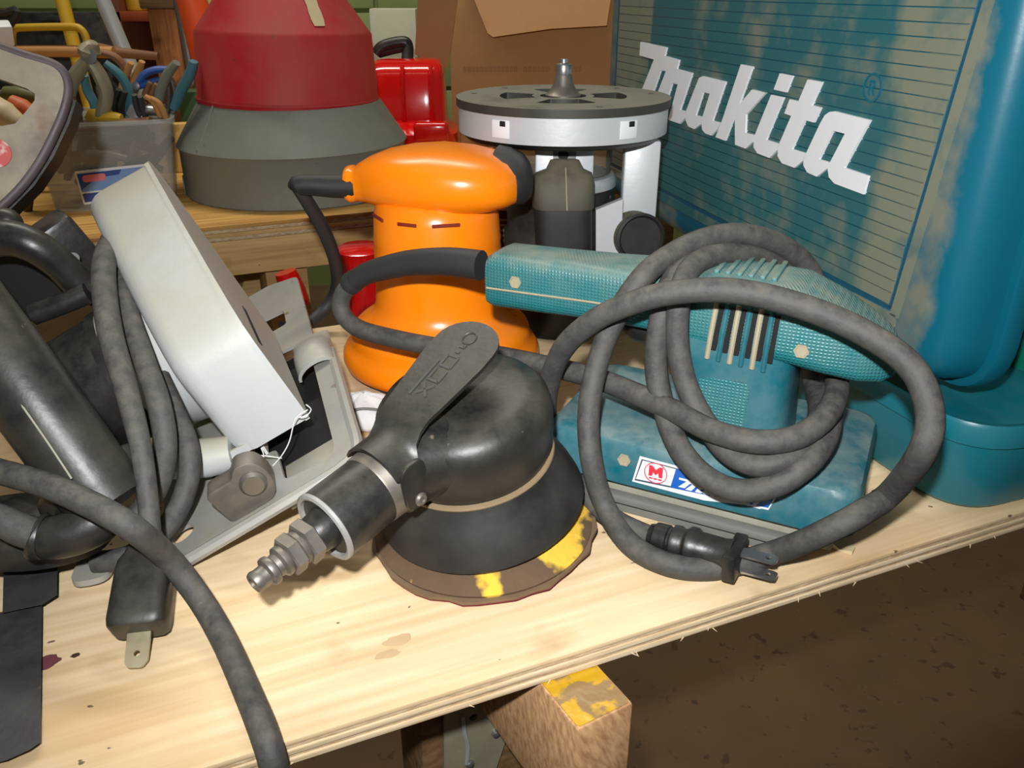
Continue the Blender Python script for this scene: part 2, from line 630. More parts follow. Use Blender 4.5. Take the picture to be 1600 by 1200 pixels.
M_print = mat('pale_fine_print', (120, 100, 86), .6)

def translucent(name, c, fac):
    m = bpy.data.materials.new(name)
    m.use_nodes = True
    N, L = m.node_tree.nodes, m.node_tree.links
    b = N['Principled BSDF']
    b.inputs['Base Color'].default_value = lin(c)
    b.inputs['Roughness'].default_value = .35
    tr = N.new('ShaderNodeBsdfTransparent')
    tr.inputs[0].default_value = (.93, .93, .93, 1)
    mx = N.new('ShaderNodeMixShader')
    mx.inputs[0].default_value = fac
    L.new(tr.outputs[0], mx.inputs[1])
    L.new(b.outputs[0], mx.inputs[2])
    L.new(mx.outputs[0], N['Material Output'].inputs[0])
    return m
M_clear = translucent('cloudy_clear_plastic', (190, 192, 186), .34)
M_smoke = translucent('smoky_clear_plastic', (110, 108, 100), .55)

# ------------------------------------------------------------------ the setting
FLOOR = -.56
fl = nb()
box(fl, T(.3, 1.2, FLOOR - .04), 7, 6, .04)
fin('floor', fl, M_concrete, kind='structure')
WY = 2.35
wb = nb()
box(wb, T(.2, WY + .06, FLOOR), 6.4, .1, 2.6)
wall = fin('wall_back', wb, M_mortar, kind='structure')
blkm = None
bw, bh = .40, .19
for r in range(-1, 5):
    for c in range(-4, 4):
        x = -.35 + c * bw + (bw / 2 if r % 2 else 0)
        z = .0 + r * bh
        if blkm is None:
            o = blk('block', M_wall, wall, T(x, WY + .012, z), bw - .01, .03, bh - .01, .004)
            blkm = o
            bo = o.location.copy()
            base = Vector((x, 0, z))
        else:
            o = blkm.copy()
            link(o)
            o.parent = wall
            o.location = bo + Vector((x, random.uniform(-.002, .002), z)) - base

# ------------------------------------------------------------------ front work table
UA = math.radians(22.85)
U = Vector((math.cos(UA), math.sin(UA), 0))
NN = Vector((-math.sin(UA), math.cos(UA), 0))
ZZ = Vector((0, 0, 1))
E0 = PZ(500, 1143)
TD = .392
PT = .0112
tab = thing('work_table', 'narrow plywood work table that the power tools in front lie on', 'table', (E0.x, E0.y, FLOOR))
def tabM(u, n, z):
    return frame(E0 + U * u + NN * n + ZZ * z, U, NN, ZZ)
plyh = PT / 5
for i in range(5):
    e = (0, .0006, -.0002, .0008, -.0001)[i]
    o = blk('ply', (M_ply_top, M_ply_b, M_ply_a, M_ply_b, M_ply_a)[i], tab, tabM(.22, TD / 2 + e, -plyh * (i + 1) + .00002), 1.75, TD, plyh - .00004, .00025)
    if i == 0:
        o['label'] = 'pale plywood top sheet with orange grain and dark specks'
# splinters on the sawn edge
for k in range(26):
    u = random.uniform(-.1, .45)
    s = nb()
    p = E0 + U * u + ZZ * (-PT + random.uniform(0, .002))
    tube(s, [p, p - NN * .0012 + U * random.uniform(-.003, .004) - ZZ * random.uniform(.0005, .002)], [.00035, .0001], n=4, sub=1)
    fin('splinter', s, M_ply_a, tab)
# cross beam that sticks out under the front edge, its top splashed with yellow paint
bl = PZ(902, 1140, -PT - .0005)
br = PZ(990, 1097, -PT - .0005)
bx_ = (br - bl)
bx_.z = 0
bwid = bx_.length
bx_.normalize()
by_ = Vector((-bx_.y, bx_.x, 0))
bm_ = frame(bl + bx_ * (bwid / 2) + by_ * .11, bx_, by_, ZZ)
beam = blk('beam', M_end_grain, tab, bm_ @ T(0, 0, -.062), bwid, .22, .0615, .0012)
beam['label'] = 'pine beam end poking out under the front edge'
pm = nb()
plate(pm, rpoly([(-bwid / 2 + .001, -.109), (bwid / 2 - .001, -.109), (bwid / 2 - .001, -.07), (.004, -.066), (-bwid / 2 + .001, -.074)], .002), bm_ @ T(0, 0, -.0005), .0004)
o = fin('paint_patch', pm, M_yellow_paint, tab)
o['label'] = 'chipped glossy yellow paint on the beam'
# leg with a steel bracket plate and two bolts
lp = PY(740, 1160, .30)
legM = frame(Vector((lp.x, lp.y + .03, 0)), U, NN, ZZ)
blk('leg', M_old_wood, tab, legM @ T(0, 0, FLOOR), .075, .045, -FLOOR - PT, .002)
for u in (-.55, 1.05):
    for n in (.05, TD - .06):
        blk('leg', M_old_wood, tab, tabM(u, n, FLOOR), .04, .08, -FLOOR - PT, .002)
bo2 = Vector((lp.x, lp.y + .03, 0)) - NN * .0245
bp = frame(bo2, U, ZZ, -NN)
bpi = bp.inverted()
def BQ(px, py):
    v = bpi @ PP(px, py, bo2, NN)
    return Vector((v.x, v.y))
pl_ = nb()
plate(pl_, rpoly([BQ(692, 1080), BQ(812, 1060), BQ(800, 1120), BQ(762, 1230), BQ(692, 1240)], .003), bp, .0018, holes=[circ(*BQ(738, 1117), .0022, 10)])
fin('bracket_plate', pl_, M_olive, tab)
for px_, py_ in ((772, 1140), (731, 1188)):
    b2_ = BQ(px_, py_)
    s = nb()
    lathe(s, [(.0024, 0), (.0024, .001), (.0019, .0022), (.0008, .0027), (.0001, .0027)], bp @ T(b2_.x, b2_.y, .0018), n=16)
    fin('bolt', s, M_steel, tab)
s = nb()
tube(s, [bp @ Vector((*BQ(720, 1112), .003)), bp @ Vector((*BQ(722, 1135), .0035)), bp @ Vector((*BQ(728, 1160), .003)), bp @ Vector((*BQ(726, 1186), .003))], .0011, n=6)
fin('cable_tie', s, M_silver, tab)
# knots and a stain in the top sheet
for px_, py_, rx_, ry_, m_ in ((1374, 770, .0055, .0032, M_knot), (1362, 788, .007, .004, M_orangewood), (74, 1034, .0045, .004, M_purple), (622, 1000, .006, .003, M_stain), (605, 1022, .005, .0025, M_stain), (118, 1024, .0018, .0012, M_knot)):
    c_ = PZ(px_, py_)
    s = nb()
    rk = random.Random(px_)
    plate(s, [p for p in [(rx_ * (1 + rk.uniform(-.2, .2)) * math.cos(a), ry_ * (1 + rk.uniform(-.2, .2)) * math.sin(a)) for a in (2 * math.pi * k / 18 for k in range(18))]], frame(c_ + ZZ * .00002, U, NN, ZZ), .00008)
    fin('wood_mark', s, m_, tab)

# ------------------------------------------------------------------ back bench
B0 = PZ(470, 341)
BD = .62
bench = thing('back_bench', 'plywood bench behind carrying the red cone and clear tool bin', 'bench', (B0.x, B0.y, FLOOR))
def benM(u, n, z):
    return frame(B0 + U * u + NN * n + ZZ * z, U, NN, ZZ)
for i in range(4):
    o = blk('ply', (M_bench_top, M_ply_b, M_pine, M_ply_b)[i], bench, benM(.1, BD / 2 + (0, .003, 0, .002)[i], -.0045 * (i + 1)), 2.0, BD, .0044, .0004)
blk('apron', M_pine, bench, benM(.1, .022, -.060), 2.0, .035, .041, .001)
for u in (-.6, -.02, .85):
    for n in (.045, BD - .06):
        blk('leg', M_pine, bench, benM(u, n + .02, FLOOR), .05, .08, -FLOOR - .019, .002)
s = nb()
a, c = PY(430, 470, B0.y + .16), PY(560, 560, B0.y + .1)
box(s, benM(.03, .2, 0) @ Matrix.Rotation(math.radians(24), 4, 'Y') @ T(0, 0, -.62), .06, .03, .6, .002)
fin('brace', s, M_pine, bench)
# red handle and dark red can seen under the bench
s = nb()
tube(s, [PY(446, 425, .88), PY(456, 450, .88), PY(468, 478, .88)], [.012, .0135, .012], n=12)
hd = thing('red_handled_tool', 'bright red plastic handle leaning below the back bench', 'tool', (PY(468, 478, .88).x, .88, FLOOR))
fin('handle', s, M_redgloss, hd)
s = nb()
tube(s, [PY(468, 478, .88), Vector((PY(468, 478, .88).x + .03, .88, FLOOR))], .006, n=8, sub=1)
fin('shaft', s, M_steel_old, hd)
s = nb()
q = PY(562, 384, .86)
qh = q.z - FLOOR
lathe(s, [(.026, 0), (.029, .004), (.029, qh - .03), (.027, qh - .026), (.027, qh - .004), (.02, qh)], T(q.x, .86, FLOOR + .0005), n=28)
fin('red_canister', s, M_redgloss, label='tall dark red canister between the benches behind the orange sander', cat='canister')

# ------------------------------------------------------------------ teal storage bin on the right
BA = math.radians(20)
bu = Vector((math.cos(BA), math.sin(BA), 0))
bn = Vector((-math.sin(BA), math.cos(BA), 0))
BC = Vector((.2205, .3435, 0))
BH = .0515
def binloop(off, z, rr=.032):
    L_, W_ = .30, .27
    p = rpoly([(-off, -off), (L_ + off, -off), (L_ + off, W_ + off), (-off, W_ + off)], rr + off, 8)
    return [BC + bu * v.x + bn * v.y + ZZ * z for v in p]
tb = thing('storage_bin', 'open teal plastic bin on the table under the teal tool case', 'bin', (BC.x + .1, BC.y + .15, 0))
s = nb()
addloops(s, [binloop(-.006, .0003), binloop(-.003, 0.0015), binloop(0, .005), binloop(.002, BH - .012)])
addloops(s, [binloop(.002, BH - .012), binloop(-.0005, BH - .012), binloop(-.004, .006)], cap=False)
rows = addloops(s, [binloop(-.004, .006), binloop(-.0041, .0062)], cap=True)
fin('tub', s, M_bin, tb)
s = nb()
addloops(s, [binloop(.002, BH - .0125), binloop(.0042, BH - .012), binloop(.0046, BH - .002), binloop(.0036, BH), binloop(.001, BH - .0002),
             binloop(-.0012, BH - .002), binloop(-.0005, BH - .0125), binloop(.002, BH - .0125)], cap=False)
fin('rim', s, M_bin, tb)
# green bin further back
s = nb()
gc = BC + bu * .150 + bn * .085
gm = frame(Vector((gc.x, gc.y, .008)), bu, bn, ZZ)
gb = thing('green_bin', 'green plastic box inside the teal bin right of the case', 'box', (gc.x, gc.y, .0063))
def gloop(off, z):
    p = rpoly([(-.045 - off, -.04 - off), (.045 + off, -.04 - off), (.045 + off, .04 + off), (-.045 - off, .04 + off)], .015, 5)
    return [gm @ Vector((v.x, v.y, z)) for v in p]
addloops(s, [gloop(-.004, .0003), gloop(0, .003), gloop(.006, .085), gloop(.004, .086), gloop(-.003, .004), gloop(-.0031, .0042)])
fin('tub', s, M_green_bin, gb)
s = nb()
addloops(s, [gloop(.006, .078), gloop(.009, .079), gloop(.009, .087), gloop(.004, .087), gloop(.006, .078)], cap=False)
fin('rim', s, M_green_bin, gb)

# ------------------------------------------------------------------ big teal tool case
CM = frame(C0, cd, ZZ, cn)
CMI = CM.inverted()
def CP(px, py):
    v = CMI @ PP(px, py, C0, cn)
    return (v.x, v.y)
SL = CP(946, 100)[0]
CHT = .36
case = thing('tool_case', 'large dusty teal tool case with white lettering standing on the bin', 'tool case', C0 + cd * (SL / 2) + cn * .05)
def caseout(o):
    return rpoly([(-o, -o), (SL + o, -o), (SL + o, CHT + o), (-o, CHT + o)], .026 + o, 8)
def caseloop(o, t):
    return [CM @ Vector((v.x, v.y, t)) for v in caseout(o)]
s = nb()
addloops(s, [caseloop(-.016, 0), caseloop(-.009, .0016), caseloop(-.004, .005), caseloop(-.001, .011), caseloop(.0005, .018), caseloop(.001, .026)])
fin('front_shell', s, M_teal_case, case)
s = nb()
addloops(s, [caseloop(.001, .0262), caseloop(.0052, .0265), caseloop(.006, .028), caseloop(.006, .037), caseloop(.0052, .0385), caseloop(.001, .039)])
fin('lip', s, M_teal_case, case)
s = nb()
addloops(s, [caseloop(-.004, .0392), caseloop(-.006, .043), caseloop(-.014, .046)])
fin('rear_shell', s, M_teal_case, case)
# ribbed panel
g0 = CP(1029, 293)
g1 = CP(1416, 398)
g2 = CP(1534, 0)
zb = (CP(1029, 293)[1] + CP(1147, 357)[1]) / 2
sl = CP(964, 90)[0]
sr = (g1[0] + g2[0]) / 2
pitch = .0064
zz = zb + .002
k = 0
while zz < CHT - .03:
    t = (zz - zb) / .2
    sr_ = lerp(g1[0], g2[0], (zz - g1[1]) / (g2[1] - g1[1])) + .002
    s = nb()
    plate(s, [(sr_, zz), (sl - .003, zz), (sl - .003, zz + pitch - .0006), (sr_, zz + pitch - .0006)], CM @ T(0, 0, -.0009), .0012)
    fin('rib', s, M_teal_rib, case, smooth=20)
    zz += pitch
    k += 1
ztop = zz
def casestrip(name, pts, wd, h, m):
    s = nb()
    vs = [CM @ Vector((p[0], p[1], 0)) for p in pts]
    lo = []
    for p0, p1 in zip(pts, pts[1:]):
        d = (Vector(p1) - Vector(p0)).normalized()
        n_ = Vector((-d.y, d.x)) * wd / 2
        plate(s, [Vector(p0) + n_, Vector(p0) - n_, Vector(p1) - n_, Vector(p1) + n_], CM @ T(0, 0, -h), h + .0003)
    return fin(name, s, m, case)
sg0 = lerp(g1[0], g2[0], (zb - g1[1]) / (g2[1] - g1[1]))
sg1 = lerp(g1[0], g2[0], (ztop - g1[1]) / (g2[1] - g1[1]))
casestrip('panel_groove', [(sg0, zb), (sg1, ztop)], .0022, .0003, M_teal_dark)
casestrip('panel_groove', [(sg0, zb), (sl, zb)], .0022, .0003, M_teal_dark)
casestrip('panel_groove', [(sl, zb), (sl, ztop)], .004, .0003, M_teal_dark)
casestrip('panel_border', [(sg0 - .0045, zb - .003), (sg1 - .0045, ztop)], .0055, .0012, M_teal_rib)
casestrip('panel_border', [(sg0 - .006, zb - .005), (sl + .004, zb - .005)], .0065, .0012, M_teal_rib)
# lettering, traced on the face
A_ = lambda x, y: (1000 + x / 6, 50 + y / 6)
B_ = lambda x, y: (1170 + x / 6, 110 + y / 6)
LET = [
    ([A_(*p) for p in [(28, 92), (275, 145), (255, 222), (392, 262), (370, 345), (515, 385), (400, 728), (460, 745), (452, 800), (400, 860), (290, 822), (380, 490), (325, 480), (225, 800), (110, 770), (268, 367), (218, 358), (100, 700), (-10, 670), (155, 258), (20, 218)]], []),
    ([A_(*p) for p in [(455, 745), (560, 480), (580, 430), (618, 413), (830, 465), (705, 830), (785, 850), (745, 915), (695, 970), (640, 950), (610, 915), (603, 860), (535, 910), (480, 885), (455, 830)]], [[A_(*p) for p in [(618, 562), (682, 578), (612, 797), (548, 778)]]]),
    ([A_(*p) for p in [(975, 303), (1085, 325), (955, 685), (1080, 538), (1205, 570), (1022, 775), (1015, 945), (1110, 968), (1085, 1030), (1018, 1092), (920, 1055), (918, 770), (825, 1018), (735, 985), (790, 850)]], []),
    ([B_(*p) for p in [(322, 27), (442, 50), (380, 205), (265, 178)]], []),
    ([B_(*p) for p in [(240, 228), (357, 252), (190, 648), (320, 690), (300, 745), (222, 820), (110, 775), (75, 720), (80, 620)]], []),
    ([B_(*p) for p in [(585, 85), (720, 108), (620, 325), (707, 347), (640, 487), (558, 465), (435, 735), (570, 778), (545, 840), (460, 912), (340, 868), (300, 800), (310, 700), (430, 425), (365, 402), (415, 270), (497, 290)]], []),
    ([B_(*p) for p in [(570, 775), (700, 500), (745, 420), (790, 388), (840, 382), (1172, 465), (928, 910), (1155, 987), (1108, 1160), (835, 1058), (785, 1000), (772, 915), (670, 995), (580, 955), (545, 890), (545, 830)]], [[B_(*p) for p in [(822, 563), (935, 592), (795, 862), (690, 832)]]]),
]
LETS = []
for out, holes in LET:
    o2 = [Vector(CP(*p)) for p in out]
    h2 = [[Vector(CP(*p)) for p in h] for h in holes]
    LETS.append((o2, h2))
    s = nb()
    plate(s, o2, CM @ T(0, 0, -.0024), .0022, holes=h2)
    fin('letter', s, M_white_letter, case, smooth=25)
rc = Vector(CP(1366, 137))
s = nb()
plate(s, circ(rc.x, rc.y, .0072, 28), CM @ T(0, 0, -.0014), .0008, holes=[circ(rc.x, rc.y, .0062, 28)])
fin('trademark_ring', s, M_teal_case, case)
s = nb()
sg = -1
plate(s, [rc + Vector((sg * x, y)) for x, y in [(-.0025, -.0035), (-.0014, -.0035), (-.0014, -.0006), (-.0004, -.0006), (.0014, -.0035), (.0027, -.0035), (.0008, -.0004), (.0022, .0012), (.0018, .0030), (.0008, .0036), (-.0025, .0036)]],
      CM @ T(0, 0, -.0014), .0008, holes=[[rc + Vector((sg * x, y)) for x, y in [(-.0014, .0004), (.0006, .0004), (.0011, .0015), (.0006, .0027), (-.0014, .0027)]]])
fin('trademark_letter', s, M_teal_case, case)

# ------------------------------------------------------------------ teal finishing sander
tX = Vector((.895, -.446, 0)).normalized()
tY = Vector((-tX.y, tX.x, 0))
S0 = Vector((.104, .374, 0))
TM = frame(S0, tX, tY, ZZ)
TMI = TM.inverted()
def TW(px, py, yl):
    return PP(px, py, S0 + tY * yl, tY)
def TL(px, py, yl):
    v = TMI @ TW(px, py, yl)
    return v.x, v.z
sand = thing('finishing_sander', 'dusty teal finishing sander with its thick cord coiled around it', 'sander', S0)
def tsec(x, zc, hz, hw, p=4.5):
    return sup(TM @ Vector((x, 0, zc)), tY, ZZ, hw, hz, p, 36)
# foot: platen, clamp bar, housing
blk('platen', M_felt, sand, TM @ T(-.0045, .001, 0), .114, .084, .0075, .001)
blk('clamp_bar', M_felt, sand, TM @ T(-.0065, -.0425, .0078), .108, .006, .0042, .0008)
blk('clamp_bar', M_steel_old, sand, TM @ T(-.0065, .0425, .0078), .108, .006, .0042, .0008)
blk('base_plate', M_padplate, sand, TM @ T(.003, 0, .0075), .126, .078, .0115, .0008)
s = nb()
def tfoot(o, z):
    return [TM @ Vector((v.x, v.y, z)) for v in rpoly([(-.077 - o, -.045 - o), (.0745 + o, -.045 - o), (.0745 + o, .045 + o), (-.077 - o, .045 + o)], .012, 6)]
addloops(s, [tfoot(-.001, .0185), tfoot(0, .0195), tfoot(-.0005, .038), tfoot(-.002, .0415), tfoot(-.005, .043), tfoot(-.02, .0445)])
fin('foot_housing', s, M_teal, sand)
# column
s = nb()
def tcol(z, x0, x1, hw):
    return sup(TM @ Vector(((x0 + x1) / 2, 0, z)), tX, tY, (x1 - x0) / 2, hw, 4., 32)
addloops(s, [tcol(.040, -.012, .038, .028), tcol(.048, -.0125, .0365, .0258), tcol(.07, -.015, .0355, .0252), tcol(.082, -.020, .0355, .0252), tcol(.089, -.028, .038, .0248), tcol(.096, -.034, .046, .024)])
fin('column', s, M_teal, sand)
s = nb()
pa = [TL(*p, -.0255) for p in ((1090, 588), (1172, 598), (1158, 690), (1112, 682))]
plate(s, rpoly(pa, .004), frame(S0, tX, ZZ, -tY) @ T(0, 0, .0252), .0006)
fin('rating_panel', s, M_teal_tex, sand)
# body and handle
s = nb()
addloops(s, [tsec(-.1262, .1005, .010, .011), tsec(-.1245, .1005, .0135, .0150), tsec(-.120, .1012, .0150, .0168), tsec(-.09, .1022, .0148, .0172), tsec(-.06, .1035, .0146, .018), tsec(-.035, .1042, .0150, .0208),
             tsec(-.015, .1042, .0172, .0245), tsec(.01, .1042, .0178, .026), tsec(.032, .1034, .0176, .026), tsec(.048, .0992, .0152, .0256), tsec(.062, .0948, .0118, .0235), tsec(.071, .0922, .0088, .019), tsec(.0755, .0908, .0056, .013), tsec(.0775, .0902, .002, .006)])
fin('handle', s, M_teal_tex, sand)
s = nb()
tube(s, [TM @ Vector((-.052, 0, .0895)), TM @ Vector((-.043, 0, .085)), TM @ Vector((-.033, 0, .0855)), TM @ Vector((-.026, 0, .090))], [.006, .008, .008, .006], n=12)
fin('trigger', s, M_black, sand)
s = nb()
for y0 in (-.0182,):
    tube(s, [TM @ Vector((-.1225, -.0172, .0985)), TM @ Vector((-.09, -.0176, .0995)), TM @ Vector((-.06, -.0184, .1005)), TM @ Vector((-.04, -.0208, .1010))], .0006, n=6)
fin('seam', s, M_dustcake, sand)
# vents
vf = frame(S0, tX, ZZ, -tY)
for i in range(6):
    x0, z0 = TL(1113 + i * 17.5, 556 + i * 4.2, -.0262)
    x1, z1 = TL(1128 + i * 17.5, 478 + i * 3, -.0262)
    s = nb()
    plate(s, [(x0 - .0010, z0 + .003), (x0 + .0012, z0 + .003), (x1 + .0012, z1), (x1 - .0010, z1)], vf @ T(0, 0, .0252), .0012)
    fin('vent_slot', s, M_dark, sand)
    x0, z0 = TL(1104 + i * 17.5, 560 + i * 4.2, -.0262)
    x1, z1 = TL(1120 + i * 17.5, 472 + i * 3, -.0262)
    s = nb()
    tube(s, [vf @ Vector((x0, z0, .0255)), vf @ Vector((lerp(x0, x1, .5), lerp(z0, z1, .5), .0262)), vf @ Vector((x1, z1, .0255))], .00125, n=8)
    fin('vent_rib', s, M_dustcake if i % 2 == 0 else M_teal, sand)
for i in range(6):
    x = -.006 + i * .0052
    s = nb()
    box(s, TM @ T(x, .004, .1195), .0026, .03, .0034, .0008)
    fin('vent_fin', s, M_teal_tex, sand)
def hexscrew(px, py, yl):
    x, z = TL(px, py, yl)
    s = nb()
    lathe(s, [(.0034, 0), (.0034, .0008), (.0027, .0008), (.0025, .0003), (.0001, .0003)], vf @ T(x, z, -yl - .0004), n=6)
    return fin('screw_recess', s, M_dustcake, sand)
hexscrew(805, 441, -.0175)
hexscrew(1252, 549, -.0262)
hexscrew(975, 719, -.0453)
# maker's sticker
SY = .0456
def SP(px, py):
    return Vector(TL(px, py, -SY))
def stick(name, pts, h, m, holes=(), t=.00025):
    s = nb()
    plate(s, pts, vf @ T(0, 0, SY - .0007 + h), t, holes=holes)
    return fin(name, s, m, stk, smooth=20)
s = nb()
q4 = [SP(999, 714), SP(1217, 772), SP(1200, 798), SP(1164, 790), SP(1100, 783), SP(987, 753)]
plate(s, q4, vf @ T(0, 0, SY - .001), .0004)
stk = fin('maker_sticker', s, M_sticker_w, sand)
fr = [SP(1002, 718), SP(1212, 774), SP(1199, 794), SP(991, 751)]
fi = [SP(1004, 720), SP(1210, 775), SP(1198, 792), SP(993, 749)]
stick('sticker_border', fr, .0001, M_sticker_g, holes=[fi], t=.0002)
stick('sticker_field', [SP(1056, 733), SP(1212, 774), SP(1200, 794), SP(1047, 762)], .0002, M_sticker_b)
rc = SP(1024, 740)
rr = (SP(1042, 745) - rc).length
stick('sticker_ring', circ(rc.x, rc.y, rr, 32), .0002, M_sticker_r, holes=[circ(rc.x, rc.y, rr * .93, 32)])
mm_ = [(-.6, -.45), (-.6, .55), (-.3, .55), (0, .2), (.3, .55), (.6, .55), (.6, -.45), (.3, -.45), (.22, -.05), (0, -.3), (-.22, -.05), (-.3, -.45)]
stick('sticker_initial', [rc + Vector((a * rr, c * rr + rr * .1)) for a, c in mm_], .0002, M_sticker_r)
for k in range(3):
    stick('sticker_stroke', [rc + Vector((a * rr, c * rr)) for a, c in rpoly([(-.55 + k * .4, -.62), (-.22 + k * .4, -.62), (-.22 + k * .4, -.5), (-.55 + k * .4, -.5)], .03)], .0002, M_sticker_r)
allp = [p for o2, h2 in LETS for p in o2]
smax, smin = max(p.x for p in allp), min(p.x for p in allp)
zmin, zmax = min(p.y for p in allp), max(p.y for p in allp)
w0, w1 = SP(1060, 755), SP(1190, 787)
def LM(p):
    u_ = (smax - p.x) / (smax - smin)
    v_ = (p.y - zmin) / (zmax - zmin)
    ce = lerp(w0, w1, u_)
    return Vector((ce.x, ce.y + (v_ - .5) * .0062))
for o2, h2 in LETS:
    stick('sticker_letter', [LM(p) for p in o2], .00032, M_sticker_w, holes=[[LM(p) for p in h] for h in h2])
# cord
s = nb()
tube(s, [TW(752, 415, -.002), TW(700, 409, -.002), (TW(640, 411, -.002)), TW(580, 425, -.003), TW(552, 440, -.004)], [.0083, .0080, .0074, .0066, .0060], n=16)
tube(s, [TW(556, 437, -.004), TW(550, 442, -.004), TW(546, 447, -.004)], [.0066, .0070, .0064], n=16)
fin('strain_relief', s, M_cord_blk, sand)
CP1 = [(552, 442, -.004), (536, 460, -.006), (534, 487, -.008), (560, 513, -.010), (620, 530, -.012), (700, 545, -.012), (780, 556, -.012), (860, 573, -.018), (940, 594, -.028), (1040, 636, -.042), (1110, 672, -.052), (1180, 690, -.055), (1245, 683, -.048), (1290, 650, -.033), (1308, 604, -.008), (1296, 540, .03), (1252, 455, .042),
       (1210, 414, .036), (1170, 400, .022), (1125, 397, .006), (1085, 414, -.012), (1063, 455, -.0295), (1058, 530, -.0335), (1072, 600, -.036), (1103, 662, -.042), (1140, 708, -.052), (1190, 727, -.055), (1245, 708, -.046), (1280, 655, -.02), (1270, 590, .03), (1240, 500, .046), (1205, 432, .046),
       (1160, 404, .026), (1100, 404, .002), (1055, 432, -.018), (1034, 490, -.031), (1025, 570, -.0345), (1038, 640, -.040), (1065, 705, -.052), (1110, 750, -.058), (1165, 767, -.060), (1225, 752, -.056), (1275, 710, -.044), (1298, 655, -.016), (1290, 585, .03), (1290, 500, .05), (1268, 428, .05),
       (1222, 384, .038), (1160, 366, .022), (1100, 374, .006), (1045, 400, -.012), (1005, 432, -.028), (965, 490, -.036), (936, 560, -.042), (920, 640, -.052), (924, 720, -.060)]
cp = [TW(*p) for p in CP1]
cp += [PZ(945, 790, .016), PZ(985, 850, .0075), PZ(1045, 882, .0058), PZ(1115, 888, .0058), PZ(1200, 866, .011), PZ(1252, 848, .024), PZ(1300, 826, .036), PZ(1345, 802, .043), PZ(1390, 772, .047)]
cp += [TW(*p) for p in [(1440, 708, -.062), (1453, 645, -.056), (1425, 575, -.048), (1350, 520, -.043), (1250, 478, -.042), (1150, 455, -.044), (1060, 456, -.046), (985, 474, -.048), (925, 503, -.047), (880, 545, -.042), (858, 600, -.034), (854, 655, -.030)]]
cp += [PZ(868, 705, .017), PZ(903, 760, .0160), PZ(960, 812, .0090), PZ(1022, 842, .0078)]
s = nb()
tube(s, cp, .0054, n=12, sub=7)
fin('cord', s, M_cord, sand)
# plug
p0, p1 = PZ(1016, 838, .0080), PZ(1152, 872, .0115)
ax = (p1 - p0)
pl_len = ax.length
PM = axis_frame(p0, ax)
s = nb()
lathe(s, [(.0060, 0), (.0064, .002), (.0074, .003), (.0074, .009), (.0066, .0095), (.0066, .0105), (.0082, .0115), (.0082, .0145), (.0074, .0155), (.0074, .017), (.0092, .019), (.0092, .022), (.0078, .024), (.0074, pl_len * .85), (.0082, pl_len - .002)], PM, n=20)
plug = fin('plug', s, M_black, sand)
s = nb()
box(s, PM @ T(0, 0, pl_len - .004), .021, .0135, .006, .001)
fin('plug_face', s, M_black, plug)
for k in (-1, 1):
    s = nb()
    plate(s, rpoly([(-.0032, 0), (.0032, 0), (.0032, .0135), (.0022, .0155), (-.0022, .0155), (-.0032, .0135)], .0006), PM @ frame(Vector((0, k * .0042, pl_len + .002)), Vector((1, 0, 0)), Vector((0, 0, 1)), Vector((0, -1, 0))), .0011,
          holes=[circ(0, .0115, .0013, 12)])
    fin('prong', s, M_steel, plug)

# ------------------------------------------------------------------ orange palm sander
OC = Vector((-.0490, .535, 0))
og = thing('palm_sander', 'bright orange palm sander standing upright behind the black air sander', 'sander', OC)
s = nb()
lathe(s, [(.001, 0), (.058, 0), (.059, .002), (.059, .006)], T(OC.x, OC.y, 0), n=56)
fin('sanding_pad', s, M_black, og)
s = nb()
lathe(s, [(.057, .0055), (.0635, .0055), (.0660, .007), (.0676, .011), (.0672, .016), (.0650, .0195), (.0628, .0215), (.0616, .0245), (.0612, .028), (.0600, .0315), (.0560, .0355), (.0490, .0400), (.0450, .0440), (.0430, .050), (.0422, .062), (.0418, .085), (.0414, .090), (.0418, .0925), (.0412, .096), (.0405, .108), (.0385, .116), (.034, .120)], T(OC.x, OC.y, 0), n=72)
ob = fin('body', s, M_orange, og, smooth=60)
for xo, wdt in ((-85, 22), (-36, 30), (22, 42)):
    aa = math.asin(max(-.95, min(.95, xo / 97)))
    rr_ = .0402
    pc = Vector((OC.x + rr_ * math.sin(aa), OC.y - rr_ * math.cos(aa), .1085))
    fm = frame(pc, Vector((math.cos(aa), math.sin(aa), 0)), Vector((-math.sin(aa), math.cos(aa), 0)), ZZ)
    s = nb()
    box(s, fm, wdt * .00042 / max(.5, math.cos(aa)) * .95, .0012, .0022, .0004)
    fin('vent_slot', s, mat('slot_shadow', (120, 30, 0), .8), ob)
HA = math.radians(-8)
hx = Vector((math.cos(HA), math.sin(HA), 0))
hy = Vector((-math.sin(HA), math.cos(HA), 0))
def hsec(px, ytop, ybot, hw, off=0., p=2.6):
    x = (px - 683) * .000412
    c = OC + hx * x + hy * off
    zt = PY(px, ytop, .535).z
    zb_ = PY(px, ybot, .535).z
    return sup(Vector((c.x, c.y, (zt + zb_) / 2)), hy, ZZ, hw, (zt - zb_) / 2, p, 36)
s = nb()
addloops(s, [hsec(541, 268, 315, .0095), hsec(543, 263, 318, .0115), hsec(550, 262, 320, .0120), hsec(556, 264, 318, .0118), hsec(562, 258, 317, .0125), hsec(580, 247, 318, .019), hsec(610, 235, 322, .028), hsec(645, 228, 325, .0355), hsec(690, 225, 326, .0405), hsec(735, 229, 325, .0415),
             hsec(775, 237, 320, .0375), hsec(800, 247, 314, .0300), hsec(814, 257, 308, .0220), hsec(821, 267, 300, .012), hsec(823, 277, 290, .005)])
fin('head', s, M_orange, og, smooth=70)
s = nb()
